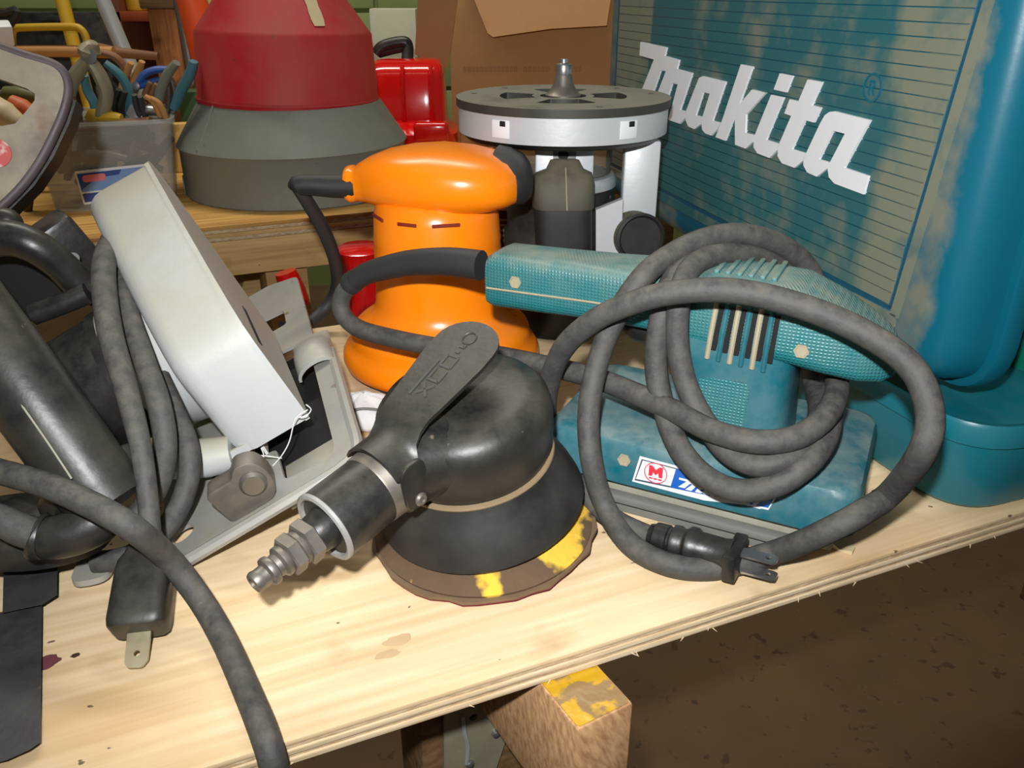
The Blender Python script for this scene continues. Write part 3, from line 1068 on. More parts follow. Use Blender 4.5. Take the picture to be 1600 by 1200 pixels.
addloops(s, [hsec(775, 233, 318, .030, .013), hsec(792, 236, 318, .0315, .012), hsec(812, 244, 316, .029, .010), hsec(824, 254, 313, .023, .006), hsec(831, 268, 306, .014, .004), hsec(833, 280, 295, .006, .004)])
fin('rubber_cap', s, M_rubber, og, smooth=70)
s = nb()
tube(s, [PY(556, 291, .537), PY(520, 291, .538), PY(480, 289, .538), PY(464, 291, .538), PY(460, 297, .538)], [.0078, .0074, .0066, .0064, .0035], n=16)
fin('strain_relief', s, M_rubber, og)
s = nb()
tube(s, [PY(466, 294, .538), PY(482, 318, .545), PY(506, 360, .56), PY(524, 410, .58), PY(526, 450, .60), PY(508, 482, .60), PY(480, 506, .585), PY(440, 512, .57)], [.0042, .0046, .0048, .0048, .0048, .0048, .0048, .0048], n=12)
fin('cord', s, M_cord_blk, og)
# pale dust bag bunched on the table in front of the orange sander
cb = PZ(570, 655, 0)
s = nb()
loops = []
rnd = random.Random(3)
for i in range(7):
    t = i / 6
    z = .0016 + .016 * t
    rr_ = (.030, .031, .030, .027, .022, .014, .002)[i]
    loops.append([cb + Vector((rr_ * (1 + .08 * math.sin(5 * q + i * .4) + .04 * math.sin(9 * q)) * math.cos(q) * .95, rr_ * (1 + .1 * math.sin(4 * q + 1)) * math.sin(q) * .55, z + .0012 * math.sin(6 * q + i))) for q in (2 * math.pi * k / 40 for k in range(40))])
addloops(s, loops)
cl = thing('dust_bag', 'crumpled pale cloth dust bag at the foot of the orange sander', 'bag', cb)
fin('cloth', s, M_cloth, cl, smooth=80)
s = nb()
tube(s, [loops[4][k] + Vector((0, 0, .0006)) for k in range(22, 40)], .0009, n=6, sub=2)
fin('stitching', s, M_felt, cl)

# ------------------------------------------------------------------ black air sander
ex = Vector((-.65, -.76, 0)).normalized()
LEAN = math.radians(12)
ey = ZZ.cross(ex)
zl = (ZZ * math.cos(LEAN) + ex * math.sin(LEAN))
xl = (ex * math.cos(LEAN) - ZZ * math.sin(LEAN))
AO = Vector((-.0135, .3365, .0125))
AM = frame(AO, xl, ey, zl)
DL = math.radians(4)                       # the soft pad lies flatter than the body above it
DM = frame(Vector((-.0135, .3335, .0050)), ex * math.cos(DL) - ZZ * math.sin(DL), ey, ZZ * math.cos(DL) + ex * math.sin(DL))
air = thing('air_sander', 'black pneumatic sander with a paddle lever and a steel air fitting', 'sander', (AO.x, AO.y, 0))
s = nb()
rnd = random.Random(5)
edge = [Vector(((.0535 + rnd.uniform(-.0012, .0012)) * math.cos(q), (.0535 + rnd.uniform(-.0012, .0012)) * math.sin(q))) for q in (2 * math.pi * k / 44 for k in range(44))]
plate(s, edge, DM, .0016)
sp_ = fin('sandpaper_disc', s, M_sandpaper, air)
s = nb()
plate(s, [p * .992 for p in edge], DM @ T(0, 0, -.0011), .0011)
fin('abrasive_face', s, M_maroon, sp_)
s = nb()
lathe(s, [(.001, .0016), (.0515, .0016), (.0520, .003), (.0495, .0052), (.0440, .0075), (.036, .012), (.001, .012)], DM, n=64)
fin('foam_pad', s, M_foam, air)
s = nb()
lathe(s, [(.040, .0075), (.0482, .0075), (.0490, .0088), (.0482, .0115), (.0455, .0185), (.0420, .0255), (.0385, .0315), (.0375, .0345), (.036, .035)], AM, n=72)
fin('shroud', s, M_rubber, air)
s = nb()
lathe(s, [(.036, .0343), (.0378, .0345), (.0381, .0353), (.0378, .0361), (.036, .0364)], AM, n=64)
fin('clamp_ring', s, mat('dusty_band', (126, 108, 80), .8, var=.2), air)
s = nb()
lathe(s, [(.030, .0365), (.0362, .0368), (.0378, .041), (.0392, .050), (.0396, .058), (.0385, .0635), (.0352, .0675), (.028, .0695), (.015, .0703), (.0005, .0705)], AM, n=72)
body = fin('body', s, M_black_dusty, air, smooth=60)
s = nb()
def asec(x, hw, hh, zc, p=2.3):
    return sup(AM @ Vector((x, 0, zc)), ey, zl, hw, hh, p, 36)
addloops(s, [asec(-.012, .024, .0125, .0555), asec(.008, .0285, .0135, .0555), asec(.020, .0275, .0150, .0560), asec(.030, .0235, .0162, .0563), asec(.038, .0192, .0168, .0565), asec(.044, .0174, .0168, .0565), asec(.048, .0168, .0165, .0565)])
fin('neck', s, M_black_dusty, air, smooth=70)
XM = AM @ frame(Vector((-.004, 0, .0565)), Vector((0, 1, 0)), Vector((0, 0, 1)), Vector((1, 0, 0)))
XF = XM @ T(0, 0, .085) @ Matrix.Diagonal((.95, .95, .80, 1)) @ T(0, 0, -.085)
s = nb()
lathe(s, [(.0135, .0490), (.0166, .0492), (.0168, .0505), (.0160, .0520), (.0155, .0605), (.0152, .0612), (.012, .0612)], XM, n=40)
fin('valve_collar', s, M_steel_old, air)
s = nb()
lathe(s, [(.0125, .0560), (.0150, .0562), (.0152, .060), (.0152, .0830), (.0150, .0845)], XM, n=40)
lathe(s, [(.0150, .0845), (.0126, .0845), (.0122, .0700), (.0005, .0698)], XM, n=40)
fin('exhaust_sleeve', s, M_black, air)
s = nb()
lathe(s, [(.0150, .0838), (.0155, .0843), (.0154, .0856), (.0144, .0862), (.0132, .0858), (.0128, .0845)], XM, n=40)
fin('sleeve_rim', s, mat('worn_grey_rim', (158, 156, 152), .5, metal=.3, var=.2), air)
s = nb()
lathe(s, [(.0090, .0690), (.0092, .0850), (.0085, .0905), (.0078, .0935), (.0002, .0937)], XF, n=28)
fin('inlet_bush', s, M_black, air)
fit = nb()
hexa(fit, XF @ T(0, 0, .0925), .0098, .0070)
fitting = fin('air_fitting', fit, M_steel_old, air, smooth=30)
s = nb()
lathe(s, [(.0070, .0990), (.0074, .1000), (.0074, .1020), (.0060, .1030)], XF, n=24)
fin('thread', s, M_steel_old, fitting)
s = nb()
hexa(s, XF @ T(0, 0, .1022), .0088, .0068)
fin('hex_nut', s, M_steel_old, fitting, smooth=30)
s = nb()
lathe(s, [(.0060, .1085), (.0066, .1095), (.0066, .1120), (.0050, .1132), (.0048, .1155), (.0060, .1165), (.0063, .1180), (.0060, .1195), (.0043, .1205), (.0042, .1235), (.0046, .1260), (.0040, .1275), (.0024, .1278), (.0022, .1200), (.0001, .1200)], XF, n=24)
fin('nipple', s, M_steel_dull, fitting)
# lever
lv = [(.0535, .0150), (.0480, .0165), (.0420, .0160), (.0385, .0128), (.0300, .0128), (.0150, .0150), (.0, .0168), (-.008, .0168), (-.0150, .0140), (-.0195, .0085), (-.0212, .0)]
half = [Vector(p) for p in lv]
outl = half + [Vector((p.x, -p.y)) for p in reversed(half[:-1])]
outl = [p for p in outl]
def leverz(x, y):
    base = .0765 + .0165 * max(0, (.040 - x) / .060)
    drop = 0.
    if x > .034:
        k = min(1, (x - .034) / .008)
        rr_ = .0175
        drop = k * (rr_ - math.sqrt(max(0, rr_ ** 2 - min(abs(y), rr_ * .98) ** 2)))
        base = lerp(base, .0752, k)
    return base - drop
s = nb()
# grid strips across the lever so that it wraps the neck at the pivot end
xs = [.0535, .0505, .047, .0435, .041, .0385, .035, .030, .024, .018, .012, .006, 0, -.004, -.008, -.0115, -.0145, -.017, -.019, -.0205, -.0212]
def hwid(x):
    for (x0, w0_), (x1, w1_) in zip(lv, lv[1:]):
        if x1 <= x <= x0:
            t = (x0 - x) / (x0 - x1)
            return lerp(w0_, w1_, t)
    return .0
for x0 in (0,):
    rows = []
    rowsb = []
    for x in xs:
        wv = max(hwid(x), .0004)
        if x < -.008:
            wv = .0168 * math.sqrt(max(.0006, 1 - ((-.008 - x) / .0133) ** 2))
        rows.append([AM @ Vector((x, wv * k / 6, leverz(x, wv * k / 6))) for k in range(-6, 7)])
        rowsb.append([AM @ Vector((x, wv * k / 6, leverz(x, wv * k / 6) - .0017)) for k in range(-6, 7)])
    loops = [rows[i] + list(reversed(rowsb[i])) for i in range(len(xs))]
    addloops(s, loops)
lever = fin('lever', s, M_black_dusty, air, smooth=50)
# raised lettering on the paddle: a line, three capitals, small marks and a round emblem
def lstroke(pts, wdt=.0011):
    s = nb()
    for a, c in zip(pts, pts[1:]):
        d = Vector(c) - Vector(a)
        L_ = d.length
        d.normalize()
        n_ = Vector((-d.y, d.x)) * wdt / 2
        q = [Vector(a) + n_, Vector(a) - n_, Vector(c) - n_, Vector(c) + n_]
        tp = [AM @ Vector((p.x, p.y, leverz(p.x, p.y) + .00045)) for p in q]
        bt = [AM @ Vector((p.x, p.y, leverz(p.x, p.y) - .0004)) for p in q]
        addloops(s, [bt, tp])
    return s
M_emboss = mat('worn_raised_lettering', (62, 61, 58), .5)
def glyph(strokes, x0, y0, sc=1.):
    s = nb()
    for st in strokes:
        merge(s, lstroke([(x0 - p[0] * sc, y0 + p[1] * sc) for p in st]))
    fin('raised_letter', s, M_emboss, lever)
# text runs from the pivot towards the rounded end; top of the letters is the left edge
gx = [[(0, -.003), (.006, .003)], [(0, .003), (.006, -.003)]]
gc = [[(.006, -.003), (0, -.003), (0, .003), (.006, .003)]]
gd = [[(0, -.003), (.006, -.003), (.006, .003), (0, .003), (0, -.003)]]
glyph(gx, .0210, .000)
glyph(gc, .0130, .000)
glyph(gd, .0050, .000)
glyph([[(0, 0), (.0195, 0)]], .0225, -.0052)
glyph([[(0, -.001), (0, .001)], [(.003, -.0012), (.003, .0012), (.0045, .0012)]], -.0035, 0)
s = nb()
ringp = [AM @ Vector((-.0118 + .0032 * math.cos(q), .0032 * math.sin(q), leverz(-.0118 + .0032 * math.cos(q), 0) + .0003)) for q in (2 * math.pi * k / 20 for k in range(21))]
tube(s, ringp, .0004, n=6, sub=1)
fin('raised_emblem', s, M_emboss, lever)
# pivot bracket and screw on the near side
s = nb()
bf = AM @ frame(Vector((.0465, .0152, .0590)), Vector((1, 0, 0)), Vector((0, 0, 1)), Vector((0, -1, 0))) @ Matrix.Rotation(math.pi, 4, 'X')
plate(s, rpoly([(-.0065, -.0115), (.0058, -.0115), (.0068, .010), (-.0068, .010)], .005), bf @ T(0, 0, 0), .0024, bev=.0006)
piv = fin('pivot_bracket', s, M_black_dusty, air)
s = nb()
lathe(s, [(.0030, .0022), (.0030, .0030), (.0022, .0038), (.0012, .0038), (.0010, .0032), (.0001, .0032)], bf @ T(0, .0065, 0), n=18)
fin('screw', s, M_steel_old, piv)

# ------------------------------------------------------------------ router standing on its motor
RC = Vector((.0362, .62, 0))
rz = PY(879, 150, .62).z
ro = thing('router', 'grey and black wood router standing upside down with its bit up', 'router', RC)
RM = T(RC.x, RC.y, 0)
def kidney(a, da, r0, r1, n=8):
    o = [Vector((r1 * math.cos(a + da * (2 * k / n - 1)), r1 * math.sin(a + da * (2 * k / n - 1)))) for k in range(n + 1)]
    i = [Vector((r0 * math.cos(a + da * (1 - 2 * k / n)), r0 * math.sin(a + da * (1 - 2 * k / n)))) for k in range(n + 1)]
    return rpoly(o + i, .003, 2)
s = nb()
RR = .0757
hl = [kidney(math.radians(a), math.radians(27), .022, .045) for a in (-90, 0, 90, 180)]
hl.append(circ(0, 0, .0165, 24))
for a in (-72, 48, 130, 168, 10):
    hl.append(circ(.065 * math.cos(math.radians(a)), .065 * math.sin(math.radians(a)), .0024, 12))
plate(s, circ(0, 0, RR, 96), RM @ T(0, 0, rz - .0052), .0055, holes=hl)
fin('sub_base', s, M_disc, ro, smooth=30)
s = nb()
outer = circ(0, 0, RR - .0015, 96)
plate(s, outer, RM @ T(0, 0, rz - .0225), .0172, holes=[circ(0, 0, .047, 48)])
rb = fin('base_ring', s, M_alu, ro, smooth=30)
s = nb()
lathe(s, [(.047, rz - .0225), (.0735, rz - .0228), (.070, rz - .0262), (.055, rz - .0275), (.047, rz - .0275)], RM, n=80)
fin('base_flange', s, M_black_dusty, ro)
for a in (-126, -58):
    ar = math.radians(a)
    fm = frame(Vector((RC.x + (RR - .0035) * math.cos(ar), RC.y + (RR - .0035) * math.sin(ar), rz - .0195)), Vector((-math.sin(ar), math.cos(ar), 0)), Vector((math.cos(ar), math.sin(ar), 0)), ZZ)
    s = nb()
    box(s, fm, .0135, .0052, .0115, .0005)
    nt_ = fin('guide_notch', s, M_white_letter, rb)
    s = nb()
    box(s, fm @ T(.002, .0024, .0075), .0045, .0012, .0035, .0004)
    fin('notch_hole', s, M_dark, nt_)
def rpos(px, py, y):
    return PY(px, py, y)
# posts
def post(px0, px1, y, dy, zlo, zhi, m):
    a = PY(px0, 260, y)
    c = PY(px1, 260, y)
    return blk('post', m, ro, T((a.x + c.x) / 2, y + dy / 2, zlo), c.x - a.x, dy, zhi - zlo, .0016)
zhi = rz - .0262
post(836, 928, .585, .012, .06, zhi, M_alu)
post(975, 1031, .590, .012, .062, zhi, M_alu)
post(770, 800, .655, .012, .06, zhi, M_alu)
s = nb()
pz = PY(880, 242, .585)
lathe(s, [(.0036, -.0006), (.0036, .001), (.0002, .001)], axis_frame(Vector((pz.x, .585, pz.z)), (0, -1, 0)), n=18)
fin('post_hole', s, M_dark, ro)
# motor
s = nb()
lathe(s, [(.001, 0), (.040, 0), (.042, .003), (.042, .075), (.040, .078), (.040, .1095), (.001, .1095)], RM, n=48)
fin('motor_housing', s, M_black_dusty, ro)
s = nb()
lathe(s, [(.039, .1085), (.0405, .109), (.0405, .1145), (.0385, .117), (.030, .1185), (.001, .1185)], RM, n=48)
fin('collar_ring', s, M_silver, ro)
s = nb()
lathe(s, [(.035, .1180), (.036, .1185), (.036, zhi - .001), (.030, zhi)], RM, n=40)
fin('dust_shield', s, M_smoke, ro)
s = nb()
lathe(s, [(.014, .117), (.014, rz - .012), (.011, rz - .004), (.0085, rz - .002), (.001, rz - .002)], RM, n=6)
fin('collet_nut', s, M_steel_old, ro)
# bit
bz = rz
s = nb()
lathe(s, [(.004, bz - .01), (.0125, bz - .004), (.0128, bz + .001), (.0100, bz + .003), (.0072, bz + .008), (.0060, bz + .0135), (.0056, bz + .0145), (.0006, bz + .0145)], RM, n=32)
bit = fin('router_bit', s, M_steel_old, ro)
s = nb()
lathe(s, [(.0020, bz + .0140), (.0054, bz + .0143), (.0056, bz + .0150), (.0056, bz + .0205), (.0052, bz + .0212), (.0044, bz + .0212), (.0030, bz + .0220), (.0030, bz + .0245), (.0006, bz + .0248)], RM, n=28)
fin('bit_bearing', s, M_steel, bit)
# grip handle in front
s = nb()
hy0 = .560
def gsec(py, x0, x1, y, hd, p=4.):
    a, c = PY(x0, py, y + .012), PY(x1, py, y + .012)
    return sup((a + c) / 2 + Vector((0, hd, 0)), RT, Vector((0, 1, 0)), (c.x - a.x) / 2, hd, p, 32)
addloops(s, [gsec(248, 866, 900, .572, .008), gsec(252, 860, 906, .567, .011), gsec(268, 854, 914, .562, .013), gsec(277, 838, 928, .556, .017), gsec(292, 832, 932, .552, .019), gsec(320, 831, 932, .550, .020), gsec(330, 832, 931, .550, .020)])
fin('grip_top', s, M_grip, ro, smooth=50)
s = nb()
addloops(s, [gsec(329, 834, 929, .5515, .0185), gsec(340, 835, 928, .551, .0185), gsec(400, 838, 928, .551, .0185), gsec(470, 840, 925, .551, .0185)])
fin('grip', s, M_rubber, ro, smooth=50)
s = nb()
tube(s, [PY(884, 262, .5725), PY(885, 292, .5625), PY(886, 329, .5610)], .0005, n=6)
fin('grip_seam', s, M_dustcake, ro)
# side bracket and round knob
s = nb()
br_ = [PY(*p, .582) for p in ((930, 325), (972, 308), (968, 400), (930, 400))]
plate(s, [(p.x, p.z) for p in br_], frame(Vector((0, .582, 0)), RT, ZZ, Vector((0, -1, 0))), .006)
fin('bracket', s, M_alu, ro)
kc = PY(1000, 372, .572)
kd = Vector((.18, -1, .12)).normalized()
KM = axis_frame(kc + kd * (-.022), kd)
s = nb()
lathe(s, [(.010, 0), (.0165, .001), (.0172, .004), (.0172, .019), (.0164, .0215)], KM, n=36)
knob = fin('side_knob', s, M_grip, ro)
s = nb()
lathe(s, [(.0166, .0210), (.0176, .0215), (.0176, .0245), (.0160, .0255), (.0145, .0235), (.0001, .0235)], KM, n=36)
fin('knob_cap', s, M_rubber, knob)
# maroon box with pale fine print behind the orange sander
mp_ = PY(803, 345, .655)
mb = thing('small_box', 'dark maroon box with pale fine print behind the orange sander', 'box', (mp_.x, .66, 0))
MBM = T(mp_.x - .016, .668, 0)
blk('box_body', M_maroonbox, mb, MBM, .044, .03, mp_.z + .008, .0012)
for k in range(5):
    blk('print_line', M_print, mb, MBM @ T(.011 + .0006 * k, -.01505, mp_.z + .0005 - k * .0042), .016 - .001 * k, .0004, .0016)

# ------------------------------------------------------------------ grey circular saw tipped onto its motor
WO = PZ(562, 712, .047)
WA = PZ(290, 873, .008)
wl = (WO - WA).normalized()
wbk = Vector((-wl.y, wl.x, 0)).normalized()
wn = wl.cross(wbk)
WM = frame(WO, wl, wbk, wn)                  # x right, y back, z up of the saw
YZ = WM @ frame(Vector((0, 0, 0)), Vector((0, 1, 0)), Vector((0, 0, 1)), Vector((1, 0, 0)))   # outline (y, z), extruded along x
WS = WM @ Matrix(((1, -.085, 0, .085 * .045), (0, 1, 0, 0), (0, 0, 1, 0), (0, 0, 0, 1)))     # the guard is toed in a little
YZ2 = WS @ frame(Vector((0, 0, 0)), Vector((0, 1, 0)), Vector((0, 0, 1)), Vector((1, 0, 0)))
XZ = WM @ frame(Vector((0, 0, 0)), Vector((1, 0, 0)), Vector((0, 0, 1)), Vector((0, -1, 0)))  # outline (x, z), extruded to the front
saw = thing('circular_saw', 'grey circular saw with black motor tipped over on its shoe', 'circular saw', (WO.x - .08, WO.y + .08, 0))
# shoe
s = nb()
out = rpoly([(-.1045, 0), (0, 0), (.002, .14), (-.006, .155), (-.006, .285), (-.030, .30), (-.1045, .30)], [.012, .014, .004, .004, .006, .004, .01], 6)
w1_ = rpoly([(-.060, .052), (-.040, .050), (-.038, .017), (-.014, .0125), (-.0105, .020), (-.0105, .160), (-.060, .175)], .004, 4)
w2_ = rpoly([(-.060, .205), (-.0215, .205), (-.0215, .232), (-.060, .240)], .003, 3)
w3_ = circ(-.0925, .0225, .0058, 20)
plate(s, out, WM @ T(0, 0, -.0022), .0020, holes=[w1_, w2_, w3_])
shoe = fin('shoe', s, M_shoe, saw, smooth=30)
s = nb()
lip = cat_rom([Vector(p).to_3d() for p in [(-.097, .0005), (-.08, .0005), (-.03, .0005), (-.012, .0012), (-.003, .005), (0, .014), (.0004, .04), (.001, .09), (.0015, .128)]], 4)
tube(s, [WM @ Vector((p.x, p.y, -.0016)) for p in lip], .0030, n=8, sub=1)
fin('rolled_edge', s, M_shoe, shoe)
s = nb()
loops = []
for i in range(9):
    y = .112 + .048 * i / 8
    a_ = .0035 + .009 * math.sin(math.pi * min(1, i / 8 + .15))
    loops.append([WM @ Vector((-.009 + .0125 * math.cos(q), y, -.002 + a_ * math.sin(q))) for q in (math.pi * k / 12 for k in range(13))] +
                 [WM @ Vector((-.009 + .0110 * math.cos(q), y, -.0025 + max(.001, a_ - .0018) * math.sin(q))) for q in (math.pi * (12 - k) / 12 for k in range(13))])
addloops(s, loops)
fin('guide_saddle', s, M_shoe, shoe, smooth=60)
s = nb()
plate(s, rpoly([(-.014, 0), (.006, 0), (.008, .016), (-.016, .016)], .007), frame(PZ(176, 896, .0035), Vector((.2, -.98, 0)).normalized(), Vector((.98, .2, 0)).normalized() * -1, ZZ), .003)
fin('shoe_tab', s, M_shoe, shoe)
# bevel clamp with its rivet
s = nb()
cl_ = rpoly([(-.066, .000), (-.042, .000), (-.038, .012), (-.041, .022), (-.050, .024), (-.054, .019), (-.068, .019)], [.003, .006, .008, .006, .004, .002, .004], 4)
plate(s, cl_, XZ @ T(0, 0, -.018), .012, bev=.0006)
clampb = fin('bevel_clamp', s, M_steel_old, saw)
s = nb()
lathe(s, [(.0062, 0), (.0062, .001), (.0048, .0026), (.002, .0028), (.0002, .0028)], XZ @ T(-.0470, .0125, -.006), n=24)
fin('rivet', s, M_steel_dull, clampb)
# upper guard
GP = [(.045, .008), (.045, .056), (.0475, .064), (.056, .073), (.075, .0875), (.105, .107), (.132, .123), (.150, .1325), (.162, .1315), (.172, .124), (.177, .105), (.178, .05), (.178, .008)]
s = nb()
t_ = nb()
plate(t_, GP, Matrix.Identity(4), .0385)
bmesh.ops.recalc_face_normals(t_, faces=t_.faces)
bmesh.ops.remove_doubles(t_, verts=t_.verts, dist=1e-6)
es = [e for e in t_.edges if all(abs(v.co.z) < 1e-6 for v in e.verts) and len(e.link_faces) == 2 and e.calc_face_angle(0) > 1]
bmesh.ops.bevel(t_, geom=es, offset=.011, segments=5, profile=.5, affect='EDGES')
merge(s, t_, YZ2 @ T(0, 0, -.057))
fin('blade_guard', s, M_sawgrey, saw, smooth=35)
s = nb()
GP2 = [(y - .0012 if y < .06 else y + (.0008 if y > .1 else 0), z + (.0012 if z > .06 else 0)) for y, z in GP]
slot = [(.0475, .040), (.0490, .040), (.0620, .0585), (.0600, .0585)]
plate(s, GP2, YZ2 @ T(0, 0, -.0187), .0024)
fin('guard_flange', s, M_sawgrey, saw, smooth=30)
s = nb()
plate(s, [(.060, .050), (.063, .046), (.105, .052), (.104, .056)], YZ2 @ T(0, 0, -.0164), .0004)
fin('flange_slot', s, M_dark, saw)
s = nb()
plate(s, [(-.057, .0085), (-.030, .0085), (-.030, .012), (-.0700, .0140)], XZ @ T(0, 0, -.047), .0016)
fin('guard_lip', s, M_sawgrey, saw)
# retracting lower guard and blade seen in the window
s = nb()
ly, lz, lr = .150, .010, .098
prof = []
arc = [(ly + lr * math.cos(math.radians(a)), lz + lr * math.sin(math.radians(a))) for a in range(20, 178, 8)]
arci = [(ly + (lr - .004) * math.cos(math.radians(a)), lz + (lr - .004) * math.sin(math.radians(a))) for a in range(176, 18, -8)]
plate(s, [(.150, .112), (.180, .108), (.215, .090), (.240, .062), (.240, .010), (.150, .010)], YZ2 @ T(0, 0, -.0240), .0022)
fin('lower_guard', s, M_sawgrey, saw)
s = nb()
bo_ = []
for i in range(48):
    a = 2 * math.pi * i / 48
    bo_.append((.112 + .062 * math.cos(a), .046 + .041 * math.sin(a)))
plate(s, bo_, YZ @ T(0, 0, -.032), .0018)
fin('blade', s, M_steel_old, saw)
s = nb()
plate(s, [(.050, -.0005), (.150, -.0005), (.150, .03), (.06, .03)], YZ @ T(0, 0, -.046), .0015)
fin('inner_plate', s, M_sawgrey, saw)
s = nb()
box(s, WM @ T(-.033, .112, -.0125), .050, .124, .0012, .0004)  # dark plate added to stand in for the shade inside the saw opening
fin('inner_shade_plate', s, M_dark, saw)
s = nb()
box(s, WM @ T(-.025, .030, -.0125), .034, .040, .0012, .0004)
fin('lower_guard_tip', s, M_sawgrey, saw)
s = nb()
q_ = [PP(x_, y_, WM @ Vector((0, 0, .0001)), wn) for x_, y_ in ((333, 724), (368, 708), (368, 740), (333, 757))]
addloops(s, [q_, [p + wn * .0003 for p in q_]])
fin('shoe_slot', s, M_dark, shoe)
# lint caught on the guard
for pts in ([(481, 640), (462, 655), (452, 690), (440, 712), (426, 728)], [(372, 712), (392, 716), (410, 712), (440, 716)], [(408, 700), (412, 712), (406, 722)], [(478, 632), (486, 640), (478, 650), (466, 652)]):
    s = nb()
    tube(s, [PP(x_, y_, WM @ Vector((0, .036, 0)), wbk) for x_, y_ in pts], .0003, n=5)
    fin('lint', s, M_cloth, saw)
# gear case and motor
GX = WM @ frame(Vector((0, .118, .050)), Vector((0, 1, 0)), Vector((0, 0, 1)), Vector((1, 0, 0)))
s = nb()
lathe(s, [(.030, -.092), (.036, -.090), (.040, -.080), (.043, -.066), (.044, -.0575)], GX, n=48)
fin('gear_case', s, M_sawgrey, saw)
s = nb()
tube(s, [WM @ Vector((-.085, .055, .020)), WM @ Vector((-.070, .052, .014)), WM @ Vector((-.058, .050, .010))], [.009, .010, .009], n=16)
fin('gear_case_lug', s, M_sawgrey, saw)
s = nb()
lathe(s, [(.022, -.151), (.029, -.149), (.0325, -.143), (.0350, -.120), (.0358, -.088)], GX, n=56)
motor = fin('motor_housing', s, M_black, saw)
s = nb()
lathe(s, [(.0358, -.094), (.0372, -.0935), (.0372, -.088), (.0358, -.0875)], GX, n=56)
fin('motor_band', s, M_black_dusty, motor)
# main handle
s = nb()
tube(s, [PY(176, 790, .290), PY(150, 758, .293), PY(105, 696, .298), PY(50, 622, .304), PY(-3, 550, .312), PY(-60, 470, .325), PY(-105, 405, .345), PY(-112, 375, .37), PY(-85, 370, .392), PY(-45, 378, .40)], [.0150, .0165, .0166, .0166, .0168, .0165, .0155, .0135, .0110, .0090], n=28)
hand = fin('handle', s, M_black_dusty, saw, smooth=60)
s = nb()
tube(s, [PY(112, 748, .2775), PY(75, 692, .2825), PY(36, 636, .2885), PY(-3, 580, .2955)],   .0004, n=6)
fin('handle_seam', s, M_padplate, hand)
s = nb()
addl = []
fpts = [(205, 792, .300), (150, 800, .286)]
box(s, axis_frame(PY(158, 768, .302), (PY(150, 758, .293) - PY(50, 622, .304))) @ T(0, 0, -.012), .040, .034, .018, .006, 3)
fin('handle_foot', s, M_black_dusty, hand)
# loop over the motor
s = nb()
tube(s, [PY(150, 452, .415), PY(122, 440, .410), PY(92, 412, .405), (PY(52, 384, .40)), PY(10, 372, .40), PY(-40, 380, .40)], [.0095, .0085, .0080, .0085, .009, .009], n=16)
fin('handle_loop', s, M_black_dusty, saw)
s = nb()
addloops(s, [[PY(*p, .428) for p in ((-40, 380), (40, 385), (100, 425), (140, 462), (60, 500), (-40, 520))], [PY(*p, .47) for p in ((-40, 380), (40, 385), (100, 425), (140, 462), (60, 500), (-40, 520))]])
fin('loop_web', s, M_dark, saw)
s = nb()
tube(s, [PY(52, 492, .395), PY(95, 476, .398), PY(138, 458, .402)], .0055, n=12)
fin('web_edge', s, M_black, saw)
s = nb()
p_ = PY(105, 402, .455)
box(s, axis_frame(p_, Vector((-.35, -.3, .9))) @ T(0, 0, -.022), .024, .03, .044, .003)
tr_ = fin('brush_holder', s, M_black_dusty, saw)
s = nb()
lathe(s, [(.003, 0), (.003, .001), (.0002, .001)], axis_frame(PY(116, 403, .437), (0.2, -1, .2)), n=14)
fin('brush_screw', s, M_steel, tr_)
s = nb()
tube(s, [PY(-8, 346, .44), PY(12, 346, .44), PY(20, 360, .44)], [.007, .007, .006], n=12)
fin('switch_lever', s, M_black, saw)
# cord boot at the end of the handle
s = nb()
tube(s, [PY(172, 792, .288), PY(150, 815, .282), PY(118, 832, .278), PY(84, 840, .276), PY(64, 838, .276)], [.0095, .0095, .0092, .0088, .0082], n=16)
tube(s, [PY(72, 839, .276), PY(62, 838, .276), PY(56, 836, .276)], [.0090, .0098, .0088], n=16)
fin('cord_boot', s, M_black_dusty, hand)
s = nb()
addloops(s, [sup(PY(40, 822, .305) + Vector((0, 0, zz_)), RT, Vector((0, 1, 0)), .036 * k_, .022 * k_, 2.2, 36) for zz_, k_ in ((-.009, .9), (-.008, 1), (-.003, 1.03), (.003, 1.0), (.005, .9))])
fin('handle_guard', s, M_black, saw, smooth=50)
# cord: out of the boot, round the gear case in two turns, then down to the plug
s = nb()
tube(s, [PY(66, 838, .276), PY(30, 826, .276), PY(-10, 808, .278), PY(-70, 790, .29), PY(-110, 740, .31), PY(-60, 722, .30), PY(0, 737, .288), PY(70, 757, .278), PY(135, 785, .270), PY(205, 824, .264), PZ(262, 872, .030), PZ(310, 932, .014), PZ(350, 1000, .008), PZ(386, 1080, .0062), PZ(414, 1150, .0062), PZ(428, 1200, -.003), PZ(436, 1260, -.03), PZ(440, 1330, -.08), PZ(440, 1330, -.08) + Vector((.01, -.01, -.2)), PZ(440, 1330, -.08) + Vector((.03, 0, FLOOR + .095)), PZ(440, 1330, -.08) + Vector((.12, .05, FLOOR + .088))],
     [.0068, .0066, .006, .0055, .0052, .0052, .0052, .0052, .0052, .0052, .0052, .0050, .0050, .0050, .0050, .0050, .0050, .0050, .0050, .0050, .0050], n=14)
fin('cord', s, M_cord, saw)
s = nb()
tube(s, [PY(200, 330, .46), PY(176, 372, .43), PY(162, 420, .395), PY(170, 510, .355), PY(196, 605, .325), PY(218, 690, .305), PY(230, 770, .292), PY(236, 845, .280)], [.0050, .0055, .0058, .0056, .0050, .0044, .0042, .0042], n=12)
